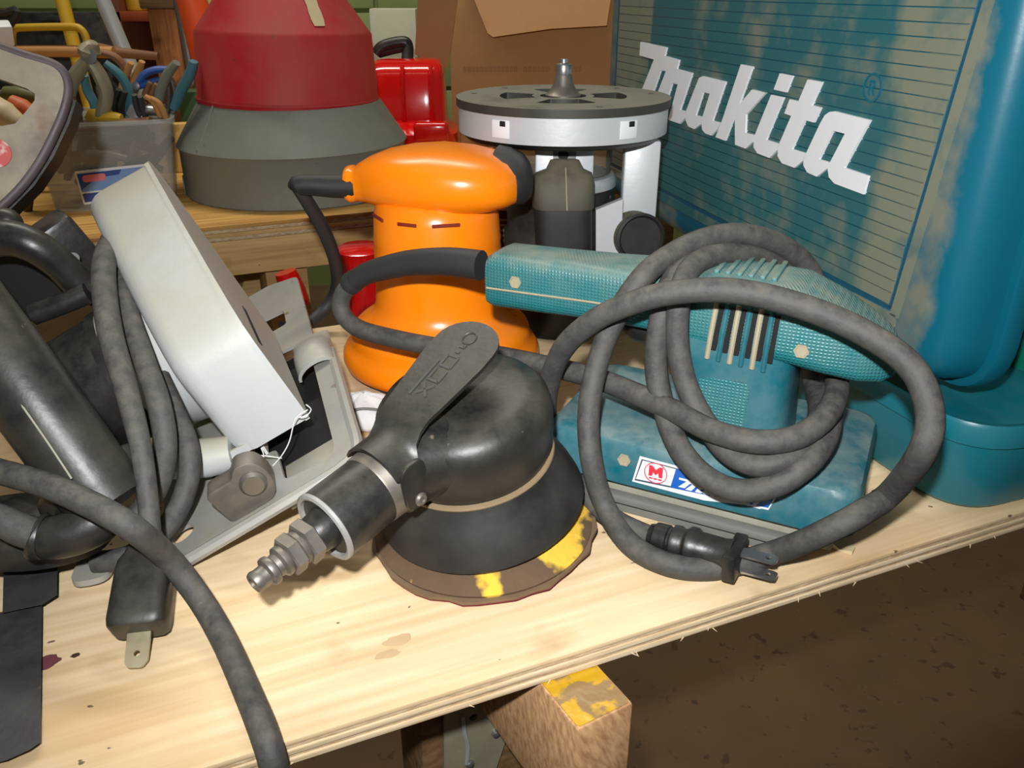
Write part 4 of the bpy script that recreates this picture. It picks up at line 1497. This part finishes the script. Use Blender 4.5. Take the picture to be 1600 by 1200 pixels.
tube(s, [PY(186, 380, .44), PY(196, 470, .39), PY(224, 560, .355), PY(248, 630, .335), PY(258, 700, .325), PY(246, 762, .318), PY(212, 805, .312), PY(180, 830, .305)], [.0050, .0052, .0052, .0052, .0052, .0050, .0048, .0048], n=12)
tube(s, [PY(250, 590, .372), PY(272, 640, .356), PY(292, 690, .342), PY(296, 740, .332), PY(280, 792, .322), PY(250, 835, .310), PY(205, 868, .300), PY(150, 880, .300)], .0050, n=12)
fin('cord_coil', s, M_cord, saw)
# plug
a, c = PZ(232, 838, .030), PZ(216, 986, .0105)
PM = axis_frame(a, c - a)
L_ = (c - a).length
s = nb()
pz_ = lambda t, w_, h_: sup(PM @ Vector((0, 0, L_ * t)), PM.to_3x3() @ Vector((1, 0, 0)), PM.to_3x3() @ Vector((0, 1, 0)), w_, h_, 5., 28)
addloops(s, [pz_(-.05, .0052, .0052), pz_(.10, .0062, .0062), pz_(.22, .0078, .0068), pz_(.30, .0098, .0078), pz_(.40, .0104, .0084), pz_(.90, .0112, .0090), pz_(.97, .0108, .0086), pz_(1.0, .0095, .0078)])
plg = fin('plug', s, M_black_dusty, saw, smooth=45)
for k in (-1,):
    s = nb()
    plate(s, rpoly([(-.0044, 0), (.0044, 0), (.0044, .0125), (.0024, .0152), (-.0030, .0148), (-.0044, .0125)], .001), PM @ frame(Vector((0, -.0012, L_ - .001)), Vector((1, 0, 0)), Vector((0, 0, 1)), Vector((0, -1, 0))), .0014, holes=[circ(0, .0095, .0012, 12)])
    fin('prong', s, M_brass, plg)

# ------------------------------------------------------------------ flat steel bar at the left edge
bar = thing('steel_guide_bar', 'flat blackened steel bar with a stepped end at the left table edge', 'steel bar', PZ(20, 1050))
def zpoly(pts, z):
    return [PZ(x, y, z) for x, y in pts]
s = nb()
addloops(s, [zpoly([(-60, 968), (66, 944), (63, 1160), (46, 1172), (10, 1188), (-60, 1205)], .0005), zpoly([(-60, 968), (66, 944), (63, 1160), (46, 1172), (10, 1188), (-60, 1205)], .0042)])
fin('wide_bar', s, M_blade_blk, bar, smooth=20)
s = nb()
pp_ = [(6, 868), (90, 876), (89, 930), (66, 945), (4, 958)]
addloops(s, [zpoly(pp_, .0044), zpoly(pp_, .0068)])
fin('step_plate', s, M_blade_blk, bar, smooth=20)

# ------------------------------------------------------------------ second power tool, its dirty metal base turned up, at the top left
FO = PY(40, 190, .52)
fn_ = Vector((.30, -.90, .32)).normalized()
fx_ = Vector((0, 0, 1)).cross(fn_).normalized()
fy_ = fn_.cross(fx_)
FM = frame(FO, fx_, fy_, fn_)
FMI = FM.inverted()
def FP(px, py):
    v = FMI @ PP(px, py, FO, fn_)
    return Vector((v.x, v.y))
t2 = thing('upturned_saw', 'dark power saw with stained metal base plate turned up at the left edge', 'power saw', (FO.x - .06, FO.y + .03, 0))
s = nb()
out = [FP(*p) for p in [(-70, 56), (0, 76), (40, 90), (80, 102), (96, 112), (105, 128), (106, 150), (96, 185), (70, 240), (40, 285), (0, 325), (-70, 380)]]
win = [FP(*p) for p in [(-50, 120), (0, 126), (46, 142), (58, 150), (58, 160), (44, 178), (28, 196), (8, 200), (-50, 190)]]
plate(s, out, FM, .006, holes=[win])
fin('base_plate', s, M_plateframe, t2, smooth=30)
s = nb()
rim_ = [FM @ Vector((p.x, p.y, .003)) for p in out]
tube(s, rim_[:], .0034, n=10, sub=3)
fin('plate_rim', s, M_platerim, t2)
s = nb()
addloops(s, [[FM @ Vector((p.x + .004, p.y - .002, -.002)) for p in out[6:11]] + [FM @ Vector((p.x - .012, p.y - .004, -.002)) for p in reversed(out[6:11])],
             [FM @ Vector((p.x + .004, p.y - .002, -.026)) for p in out[6:11]] + [FM @ Vector((p.x - .012, p.y - .004, -.026)) for p in reversed(out[6:11])]])
fin('plate_flange', s, M_black_dusty, t2)
s = nb()
c_ = FP(-2, 242)
plate(s, circ(c_.x, c_.y, .0085, 28), FM @ T(0, 0, .006), .0012)
fin('round_sticker', s, M_pinkish, t2)
s = nb()
b0_ = FM @ Vector((FP(-190, 300).x, FP(-190, 300).y, -.01))
tube(s, [b0_, Vector((b0_.x - .02, b0_.y + .02, .11)), Vector((b0_.x - .03, b0_.y + .03, .05)), Vector((b0_.x - .03, b0_.y + .03, .001))], [.012, .034, .040, .036], n=24)
fin('tool_body', s, M_black, t2)

# ------------------------------------------------------------------ red cone on a galvanized ring (back bench)
QC = PZ(468, 291)
k_ = .000833
cone = thing('red_cone', 'dusty red metal cone on a dull galvanized ring standing on the back bench', 'cone', QC)
s = nb()
def zq(py):
    return PY(468, py, QC.y).z
R0 = 171 * k_
lathe(s, [(.001, 0), (R0 * .985, 0), (R0, .002), (R0, zq(222)), (R0 * 1.02, zq(217)), (R0 * 1.005, zq(212)), (133 * k_, zq(150)), (120 * k_, zq(148))], T(QC.x, QC.y, 0), n=72)
gal = fin('galvanized_base', s, M_galv, cone)
s = nb()
tube(s, [Vector((QC.x + R0 * math.cos(math.radians(232)) * f_, QC.y + R0 * math.sin(math.radians(232)) * f_, z_)) for f_, z_ in ((1.003, zq(212)), (.89, zq(182)), (.785, zq(150)))], .0014, n=6)
fin('seam', s, M_galv, gal)
s = nb()
aa = math.radians(200)
lathe(s, [(.013, 0), (.0135, .0012), (.0115, .0015), (.011, .0004), (.0002, .0004)], axis_frame(Vector((QC.x + R0 * math.cos(aa), QC.y + R0 * math.sin(aa), zq(278))), (math.cos(aa), math.sin(aa), 0)), n=24)
fin('knockout', s, M_galv, gal)
s = nb()
RTM = T(QC.x, QC.y, zq(150)) @ Matrix.Rotation(math.radians(1.6), 4, 'Y')
z0 = zq(150)
lathe(s, [(128 * k_, -.004), (136 * k_, -.004), (136.5 * k_, 0), (134 * k_, .003), (128 * k_, zq(50) - z0), (124 * k_, zq(44) - z0), (96 * k_, zq(0) - z0), (60 * k_, zq(-60) - z0), (28 * k_, zq(-110) - z0), (20 * k_, zq(-118) - z0), (.001, zq(-120) - z0)], RTM, n=72)
fin('red_shell', s, M_redpaint, cone)
s = nb()
lo = []
for f in range(6):
    zt_ = lerp(zq(34), zq(-14), f / 5) - z0
    rr_ = lerp(124 * k_, 96 * k_, (zt_ - (zq(44) - z0)) / (zq(0) - zq(44))) + .0012
    w_ = (.13, .17, .18, .17, .2, .2)[f]
    a_ = math.radians(-52)
    lo.append([RTM @ Vector((rr_ * math.cos(a_ + w_ * (j / 4 - .5)), rr_ * math.sin(a_ + w_ * (j / 4 - .5)), zt_)) for j in range(5)])
addloops(s, lo, cap=False, closed=False)
fin('torn_label', s, M_tape, cone)

# ------------------------------------------------------------------ clear plastic bin of hand tools
def on_bench(px, py):
    return PZ(px, py, 0)
F0, F1 = on_bench(86, 336), on_bench(276, 322)
bu2 = (F1 - F0)
bwid2 = bu2.length
bu2.normalize()
bn2 = Vector((-bu2.y, bu2.x, 0))
F0 = F0 + bn2 * .004
BXM = frame(F0, bu2, bn2, ZZ)
ht = PY(180, 190, (F0 + bu2 * bwid2 / 2).y).z
BDP = .13
cbin = thing('clear_bin', 'cloudy clear plastic bin full of pliers on the back bench', 'bin', F0 + bu2 * bwid2 / 2 + bn2 * BDP / 2)
def bl_(o, z, i=0):
    return [BXM @ Vector((v.x, v.y, z)) for v in rpoly([(-o, -o * .6), (bwid2 + o, -o * .6), (bwid2 + o, BDP + o), (-o, BDP + o)], .012 - i, 4)]
s = nb()
addloops(s, [bl_(-.002, .0006), bl_(0, .004), bl_(.010, ht - .004)])
addloops(s, [bl_(.010, ht - .004), bl_(.0085, ht - .004), bl_(-.0015, .004)], cap=False)
fin('tub', s, M_clear, cbin)
s = nb()
addloops(s, [bl_(.010, ht - .006), bl_(.0135, ht - .005), bl_(.0135, ht), bl_(.009, ht), bl_(.010, ht - .006)], cap=False)
fin('rim', s, M_clear, cbin)
lo_ = F0 - bn2 * .0065
def LP(px, py):
    v = BXM.inverted() @ PP(px, py, lo_, bn2)
    return Vector((v.x, v.z))
LF = frame(lo_, bu2, ZZ, -bn2)
def lab(name, pts, h, m, parent):
    s = nb()
    plate(s, pts, LF @ T(0, 0, h), .0005)
    return fin(name, s, m, parent)
lb = lab('bin_label', rpoly([LP(116, 268), LP(236, 255), LP(240, 305), LP(131, 320)], .002), 0, M_sticker_w, cbin)
lab('label_field', [LP(120, 272), LP(234, 259), LP(236, 288), LP(128, 300)], .0006, M_label_light, lb)
lab('label_band', [LP(129, 303), LP(236, 290), LP(238, 302), LP(133, 316)], .0006, M_label_blue, lb)
lab('label_stripe', [LP(120, 272), LP(190, 264), LP(186, 272), LP(150, 278), LP(128, 297)], .0009, M_label_blue, lb)
lab('label_oval', rpoly([LP(128, 274), LP(165, 270), LP(166, 281), LP(130, 285)], .006, 5), .0012, M_label_pink, lb)

YB = (F0 + bu2 * bwid2 / 2).y + BDP * .5
def pliers(label, mg, h1, h2, head, y=YB, r=.0055, mh=M_steel_old, group='hand tools in the clear bin', name='pliers', cat='pliers'):
    """h1, h2: pixel paths of the two handles from the pivot; head: pixel path of the jaws."""
    p = PY(*h1[0], y)
    t = thing(name, label, cat, (p.x, p.y, p.z - .05), group)
    for h in (h1, h2):
        if h:
            s = nb()
            n_ = len(h)
            tube(s, [PY(q[0], q[1], y + .004 * i) for i, q in enumerate(h)], [r * .75] + [r] * (n_ - 2) + [r * .8], n=10, flat=.75)
            fin('handle', s, mg, t)
    if head:
        s = nb()
        tube(s, [PY(q[0], q[1], y) for q in head], [r * 1.5] + [r * 1.9] * (len(head) - 2) + [r * .8], n=10, flat=.55)
        fin('jaws', s, mh, t)
        s = nb()
        pv = PY(head[0][0], head[0][1], y - r * 1.1)
        lathe(s, [(r * .8, 0), (r * .8, .0012), (r * .3, .002), (.0001, .002)], axis_frame(pv, (0, -1, .1)), n=14)
        fin('pivot', s, M_steel, t)
    return t
pliers('pale grey snips standing head up, tallest tool in the clear bin', M_olive, [(138, 92), (122, 112), (108, 140), (100, 190)], [(140, 92), (156, 118), (166, 146), (160, 176), (148, 200)], [(140, 88), (140, 78), (146, 66)], r=.0105, mh=M_olive, name='snips', cat='snips', y=YB - .03)
pliers('pliers with teal handles right beside the grey snips', M_teal_grip, [(132, 118), (136, 140), (148, 165), (150, 200)], [(164, 98), (186, 116), (200, 140), (203, 166), (200, 200)], None, r=.0072, y=YB)
pliers('pliers with grey-green grip near the right end of the clear bin', M_greygrip, [(276, 98), (262, 116), (250, 146), (246, 180)], None, None, r=.0075, y=YB + .01)
pliers('pliers with dusty blue-grey grip at the far right of the clear bin', M_teal_grip, [(303, 96), (297, 116), (284, 140), (272, 170)], None, None, r=.0075, y=YB - .01)
pliers('pliers with bright blue handles lying in the clear bin', M_blue_grip, [(214, 132), (226, 116), (244, 109), (262, 108)], [(214, 136), (232, 130), (250, 124)], [(212, 134), (205, 146), (200, 160)], r=.006, y=YB + .02)
pliers('tool with a curved brown handle behind the teal-handled pliers', M_brown_grip, [(160, 82), (178, 88), (192, 102), (198, 125), (200, 160)], None, None, r=.0065, y=YB + .04, name='brown_handled_tool', cat='tool')
pliers('pliers with pinkish worn handles in the middle of the clear bin', M_tan, [(222, 96), (214, 116), (206, 140), (200, 175)], [(205, 98), (196, 118), (188, 150)], None, r=.006, y=YB + .045)
rnd = random.Random(11)
for i, (lbl, m_) in enumerate([('dark wrench lying lowest against the bin front', M_steel_old), ('rusty bar lying across the clear bin', M_brown_grip), ('short steel tool in the clear bin under the blue pliers', M_steel), ('dark tool lying at the left inside the clear bin', M_black),
                               ('dark file lying at the right inside the clear bin', M_blade_blk), ('brass-coloured fitting in the clear bin below the teal pliers', M_yellow)]):
    pts = [[(100, 258), (150, 240), (200, 248)], [(95, 200), (160, 196), (235, 188)], [(215, 178), (235, 172), (260, 176)], [(100, 215), (115, 240), (105, 280)], [(200, 290), (240, 250), (268, 215)], [(150, 185), (170, 182), (190, 184)]][i]
    yy = YB - (.045, .02, .01, .02, .03, .02)[i]
    s = nb()
    tube(s, [PY(*p, yy) for p in pts], [.007, .009, .006], n=10, flat=.7)
    ts = thing(('wrench', 'rusty_bar', 'steel_tool', 'dark_tool', 'file', 'fitting')[i], lbl, 'tool', PY(*pts[1], yy), 'hand tools in the clear bin')
    fin('shaft', s, m_, ts)
    s = nb()
    q = PY(*pts[0], yy)
    lathe(s, [(.004, 0), (.0115, .001), (.0115, .006), (.004, .007)], axis_frame(q, (0.2, -1, .3)), n=6)
    fin('tool_end', s, m_, ts)
# dark jumble under the pliers
s = nb()
for i in range(46):
    x = rnd.uniform(.006, bwid2 - .006)
    y = rnd.uniform(.012, BDP - .012)
    z = rnd.uniform(.006, ht * .72)
    a, e = rnd.uniform(0, 6.28), rnd.uniform(-.5, .5)
    d = Vector((math.cos(a), math.sin(a) * .5, e)).normalized() * rnd.uniform(.012, .03)
    p = Vector((min(max(x, .035), bwid2 - .035), min(max(y, .03), BDP - .03), max(z, .02)))
    tube(s, [BXM @ (p - d), BXM @ (p + Vector((0, 0, .004))), BXM @ (p + d)], rnd.uniform(.003, .0065), n=6, sub=2)
fin('scrap_hardware', s, mat('dark_oily_steel', (78, 68, 56), .5, metal=.3, var=.5, vsc=30, spots=(120, 80, 50), spsc=40, spth=.62), label='dark jumble of small hardware filling the clear bin', cat='hardware', kind='stuff')

# ------------------------------------------------------------------ clutter left of the bin
def stubby(name, label, cat, pts, y, r, m, m2):
    t = thing(name, label, cat, PY(*pts[-1], y))
    s = nb()
    tube(s, [PY(*p, y) for p in pts], r, n=12)
    fin('handle', s, m, t)
    s = nb()
    e = (PY(*pts[-1], y) - PY(*pts[-2], y)).normalized()
    q = PY(*pts[-1], y)
    tube(s, [q - e * .004, q + e * .02, q + e * .05], [r[-1] * .5, r[-1] * .4, r[-1] * .35], n=8, sub=1)
    fin('shank', s, m2, t)
    return t
stubby('screwdriver', 'olive green handled screwdriver seen through the upturned base plate', 'screwdriver', [(58, 152), (34, 148), (8, 146)], 1.16, [.008, .011, .009], mat('olive_handle', (96, 98, 50), .5), M_steel_old)
stubby('orange_screwdriver', 'orange handled tool seen through the upturned base plate', 'screwdriver', [(16, 158), (34, 168), (54, 180)], 1.13, [.009, .012, .009], mat('orange_grip', (206, 104, 62), .5), M_steel_old)
stubby('white_bottle', 'white plastic nozzle lying left of the clear bin', 'bottle', [(-24, 160), (6, 180), (34, 196)], 1.09, [.016, .018, .010], mat('dirty_white', (214, 196, 160), .5), M_white_letter)
stubby('wooden_mallet', 'tan wooden handle standing just left of the clear bin', 'handle', [(62, 226), (53, 250), (50, 276)], .98, [.014, .016, .013], mat('golden_wood', (176, 128, 56), .5), M_old_wood)
# more handles crowding the bin
for lbl, m_, pts, yy in [('pliers with dark brown grips at the back of the clear bin', M_brown_grip, [(236, 128), (228, 146), (226, 180)], .02), ('pliers with black grips left of the blue pliers', M_black, [(186, 140), (180, 160), (182, 185)], -.01),
                         ('thin steel punch sticking up beside the grey-green grip', M_steel_dull, [(258, 118), (264, 140), (262, 180)], .03), ('chisel with a worn tan handle in front of the blue pliers', M_tan, [(226, 150), (240, 160), (250, 182)], -.03),
                         ('rusty tongs poking out at the left of the clear bin', M_brown_grip, [(104, 150), (112, 168), (118, 195)], -.03), ('dark steel wrench end between teal and blue handles', M_blade_blk, [(210, 148), (214, 166), (222, 190)], -.02)]:
    pliers(lbl, m_, pts, [(p[0] + 9, p[1] + 3) for p in pts], None, r=.0052, y=YB + yy)

# ------------------------------------------------------------------ things behind the bin
hs = thing('hacksaw', 'hacksaw with a dark yellow frame behind the clear bin', 'hacksaw', PY(80, 100, 1.32))
s = nb()
tube(s, [PY(21, 80, 1.32), PY(19, 60, 1.32), PY(22, 46, 1.32), PY(40, 43, 1.32), PY(110, 42, 1.32), PY(126, 46, 1.32), PY(134, 58, 1.32), PY(137, 74, 1.32)], .0055, n=10)
fin('frame', s, M_yellow, hs)
s = nb()
tube(s, [PY(20, 80, 1.32), PY(100, 80, 1.32), PY(178, 82, 1.32)], .0085, n=10)
fin('bar', s, M_tan, hs)
s = nb()
tube(s, [PY(137, 72, 1.32), PY(160, 78, 1.34), PY(186, 82, 1.36), PY(248, 88, 1.36)], [.008, .009, .008, .006], n=10)
fin('handle', s, M_brown_grip, hs)
s = nb()
q = PY(70, 90, 1.5)
lo = []
for z_, rx, ry in ((0.0, .15, .06), (.05, .16, .07), (q.z + .02, .135, .06), (q.z + .07, .10, .05), (PY(80, 28, 1.5).z, .05, .03), (PY(80, 25, 1.5).z, .01, .01)):
    lo.append([Vector((q.x + rx * (1 + .08 * math.sin(3 * a + z_ * 40)) * math.cos(a), 1.5 + ry * math.sin(a), z_)) for a in (2 * math.pi * k / 28 for k in range(28))])
addloops(s, lo)
bk = thing('black_bag', 'black cloth bag slumped behind the hacksaw', 'bag', (q.x, 1.5, 0))
fin('cloth', s, M_black, bk, smooth=70)
s = nb()
tube(s, [PY(60, 34, 1.46), PY(85, 30, 1.45), PY(105, 36, 1.45), PY(120, 46, 1.46)], .006, n=8)
fin('strap', s, M_cord_blk, bk)
s = nb()
tube(s, [PY(-20, 22, 1.30), PY(10, 20, 1.30), PY(27, 17, 1.30), PY(10, 45, 1.30), PY(-15, 70, 1.30)], .006, n=8, sub=3)
tb_ = thing('black_stand', 'thin black bent rod at the upper left corner', 'rod', PY(-15, 70, 1.30))
fin('rod', s, M_black, tb_)
s = nb()
box(s, axis_frame(PY(3, 68, 1.26), (.3, -.4, 1)) , .03, .02, .03, .003)
fin('clip', s, M_white_letter, tb_)
def lean(name, label, cat, pa, ya, pb, yb, r, m, extra=None, foot=True):
    a = PY(*pa, ya)
    c = PY(*pb, yb)
    d = (c - a)
    base = a + d * ((0 - a.z) / d.z)
    t = thing(name, label, cat, (base.x, base.y, 0.0))
    s = nb()
    top = a - d.normalized() * .12
    tube(s, [base + Vector((0, 0, .004)), (base + top) / 2, top], r if isinstance(r, list) else [r, r, r], n=14, sub=2)
    fin('shaft', s, m, t)
    s = nb()
    e = d.normalized()
    lathe(s, [(.001, 0), ((r[0] if isinstance(r, list) else r) * 1.15, 0), ((r[0] if isinstance(r, list) else r) * 1.15, .012), ((r[0] if isinstance(r, list) else r) * .9, .014)], axis_frame(base + Vector((0, 0, .003)), -e), n=16)
    fin('end_cap', s, extra or m, t)
    return t
lean('yellow_stick', 'yellow painted stick leaning behind the hacksaw', 'stick', (97, 0), 1.42, (121, 92), 1.40, .0105, M_yellow)
lean('silver_tube', 'bright silver tube leaning between the bin and the wooden shelf', 'tube', (160, 0), 1.42, (192, 76), 1.41, .012, M_silver)
lean('steel_rod', 'dark grey steel rod standing beside the wooden post', 'rod', (282, 14), 1.44, (296, 96), 1.44, .009, M_steel_old)
lean('orange_pole', 'tapered orange pole leaning behind the red cone', 'pole', (299, 0), 1.34, (331, 110), 1.33, [.030, .024, .015], M_orange_cone)
lean('pale_pole', 'pale yellow pole behind the red cone', 'pole', (324, 0), 1.50, (336, 60), 1.50, .011, mat('cream_paint', (206, 196, 132), .5), M_galv)
s = nb()
# green and yellow scraps between the bin and the cone
q0, q1 = PY(296, 200, 1.24), PY(283, 262, 1.16)
box(s, frame(Vector((q0.x - .006, 1.22, 0)), bu2, bn2, ZZ), .05, .02, q0.z + .01, .002)
fin('yellow_block', s, mat('yellow_board', (206, 168, 84), .6), label='yellow wooden block between the clear bin and the galvanized ring', cat='block')
q0 = PY(302, 175, 1.22)
blk('green_box', mat('dark_green_box', (52, 84, 44), .6), None, T(q0.x - .004, 1.262, 0), .05, .035, q0.z + .025, .003, label='small dark green box behind the yellow block', cat='box')
# wooden shelf with a post
sh = thing('wooden_shelf', 'brown wooden shelf with a pine post behind the clear bin', 'shelf', (PY(210, 60, 1.6).x, 1.65, 0))
def sy(px, py, y=1.6):
    return PY(px, py, y)
a, c = sy(178, 18), sy(262, 34)
blk('board', mat('red_brown_board', (150, 66, 30), .5), sh, T((a.x + c.x) / 2, 1.68, c.z), c.x - a.x + .02, .16, a.z - c.z, .001)
blk('back_panel', M_brown_shelf, sh, T((a.x + c.x) / 2, 1.765, .0), c.x - a.x + .02, .01, a.z + .22, .001)
blk('side_panel', M_brown_shelf, sh, T(a.x + .0, 1.68, .0), .02, .16, a.z + .22, .001)
blk('bottom_board', M_brown_shelf, sh, T((a.x + c.x) / 2, 1.68, .0), c.x - a.x + .02, .16, .02, .001)
blk('top_board', M_brown_shelf, sh, T((a.x + c.x) / 2, 1.68, a.z + .2), c.x - a.x + .02, .18, .02, .001)
a, c = sy(243, 95, 1.56), sy(285, 95, 1.56)
blk('post', wood('post_pine', (196, 134, 80), (160, 100, 56), (110, 62, 34), math.radians(90), 4., 60., axis='Y', seed=2.2, stain=(84, 46, 26), stamt=.7), sh, T((a.x + c.x) / 2, 1.575, .0), c.x - a.x, .03, sy(250, 14, 1.56).z, .002)
pc_ = sy(258, 8, 1.54)
blk('post_cap', M_old_wood, sh, T((a.x + c.x) / 2, 1.575, sy(250, 14, 1.56).z + .0005), (c.x - a.x) * 1.25, .06, .02, .003)
q = sy(208, 16, 1.62)
s = nb()
lathe(s, [(.001, 0), (.017, 0), (.018, .004), (.018, .05), (.016, .054), (.016, .06), (.001, .06)], T(q.x, 1.64, sy(178, 18).z + .001), n=24)
fin('shelf_jar', s, M_yellow, label='small yellow jar on the brown wooden shelf', cat='jar')
s = nb()
q = sy(236, 10, 1.62)
lathe(s, [(.001, 0), (.013, 0), (.014, .004), (.014, .045), (.009, .055), (.009, .07), (.001, .07)], T(q.x, 1.66, sy(178, 18).z + .001), n=24)
fin('red_bottle', s, mat('crimson_plastic', (196, 20, 60), .4), label='small crimson bottle on the brown wooden shelf', cat='bottle')
# ------------------------------------------------------------------ glossy red can behind the cone
rcn = PY(648, 150, 1.27)
rg = thing('red_fuel_can', 'glossy red plastic can behind the red cone and beside the cardboard box', 'can', (rcn.x, 1.30, 0))
def rloop(z, x0, x1, y0, dy, p=5.):
    a, c = PY(x0, 150, 1.27).x, PY(x1, 150, 1.27).x
    return sup(Vector(((a + c) / 2, y0 + dy / 2, z)), RT, Vector((0, 1, 0)), (c - a) / 2, dy / 2, p, 36)
z_ = lambda py: PY(640, py, 1.27).z
s = nb()
addloops(s, [rloop(.001, 570, 712, 1.235, .12), rloop(.006, 568, 714, 1.23, .13), rloop(z_(205), 568, 714, 1.23, .13), rloop(z_(196), 570, 696, 1.245, .11), rloop(z_(188), 570, 694, 1.27, .09), rloop(z_(120), 572, 692, 1.27, .09), rloop(z_(106), 576, 690, 1.278, .08), rloop(z_(97), 584, 684, 1.295, .055), rloop(z_(95), 600, 670, 1.305, .03)])
rbody = fin('can_body', s, M_redgloss, rg, smooth=60)
s = nb()
a = PY(676, 205, 1.25)
box(s, T(a.x, 1.235, z_(214)), .050, .03, z_(184) - z_(214), .006, 3)
fin('can_step', s, M_redgloss, rbody)
for px in (630, 674):
    s = nb()
    q = PY(px, 150, 1.27)
    tube(s, [Vector((q.x, 1.268, z_(188))), Vector((q.x, 1.266, z_(150))), Vector((q.x, 1.268, z_(118))), Vector((q.x, 1.276, z_(104)))], .0035, n=8)
    fin('moulded_rib', s, M_redgloss, rbody)
s = nb()
tube(s, [PY(588, 84, 1.33), PY(600, 72, 1.33), PY(630, 66, 1.33), PY(637, 74, 1.33), PY(636, 96, 1.32)], .009, n=10)
tube(s, [PY(592, 84, 1.33), PY(615, 78, 1.33), PY(636, 74, 1.33)], .006, n=8)
fin('can_handle', s, M_black, rg)
# ------------------------------------------------------------------ cardboard box
BYC = 1.42
a, c = PY(704, 100, BYC), PY(952, 100, BYC)
cbx = thing('cardboard_box', 'open brown cardboard box with flaps behind the router', 'box', ((a.x + c.x) / 2 + .01, BYC + .14, 0))
zt = PY(704, -30, BYC).z
w_ = c.x - a.x
blk('front_panel', M_card, cbx, T((a.x + c.x) / 2 + .02, BYC + .002, .0), w_ + .04, .005, zt, .0005)
blk('side_panel', M_card_in, cbx, T(a.x + .0025, BYC + .145, .0), .005, .28, zt, .0005)
blk('side_panel', M_card_in, cbx, T(c.x + .0375, BYC + .145, .0), .005, .28, zt, .0005)
blk('rear_panel', M_card_in, cbx, T((a.x + c.x) / 2 + .02, BYC + .288, .0), w_ + .04, .005, zt, .0005)
blk('bottom_panel', M_card_in, cbx, T((a.x + c.x) / 2 + .02, BYC + .145, .0005), w_ + .02, .27, .005)
def flap(pts, y0, y1, m=M_card):
    s = nb()
    n_ = len(pts)
    fr_ = [PY(p[0], p[1], lerp(y0, y1, p[2])) for p in pts]
    bk_ = [q + Vector((0, .005, .001)) for q in fr_]
    addloops(s, [fr_, bk_])
    return fin('flap', s, m, cbx, smooth=20)
flap([(655, -40, 0), (720, -40, 0), (700, 107, .3), (648, 85, .3)], BYC - .05, BYC - .01)
flap([(725, -40, 0), (960, -40, 0), (948, 40, 1), (860, 45, 1), (770, 58, 1), (762, 52, 1)], BYC - .006, BYC - .05)
s = nb()
xx = 724
rnd = random.Random(4)
f2 = frame(Vector((0, BYC - .0006, 0)), RT, ZZ, Vector((0, -1, 0)))
while xx < 905:
    w2 = rnd.choice((4, 5, 6))
    if rnd.random() < .85:
        p = PY(xx, 112, BYC)
        p2 = PY(xx + w2, 104, BYC)
        plate(s, [(p.x, p.z), (p2.x, p.z), (p2.x, p2.z), (p.x, p2.z)], f2, .0003, holes=[[(lerp(p.x, p2.x, .3), lerp(p.z, p2.z, .25)), (lerp(p.x, p2.x, .7), lerp(p.z, p2.z, .25)), (lerp(p.x, p2.x, .7), lerp(p.z, p2.z, .7)), (lerp(p.x, p2.x, .3), lerp(p.z, p2.z, .7))]])
    xx += w2 + 2
fin('faded_print', s, M_card_print, cbx)
# pale clutter between the cone and the cardboard box
q = PY(612, 40, 1.75)
blk('paper_stack', mat('pale_paper', (196, 200, 176), .8, var=.1), None, T(q.x, 1.8, 0), .09, .06, PY(612, 14, 1.75).z, .002, label='pale paper sack standing behind the black handle', cat='sack')

# ------------------------------------------------------------------ torn scrap by the table edge
sc0 = PZ(1315, 858)
s = nb()
pts_ = [PZ(*p, .0004) for p in ((1296, 846), (1318, 850), (1336, 858), (1331, 868), (1312, 862), (1300, 856))]
addloops(s, [pts_, [p + Vector((0, 0, .0012 + .0012 * (i % 2))) for i, p in enumerate(pts_)]])
fin('paper_scrap', s, M_tape, label='small torn scrap of sandpaper beside the cord at the table edge', cat='scrap')
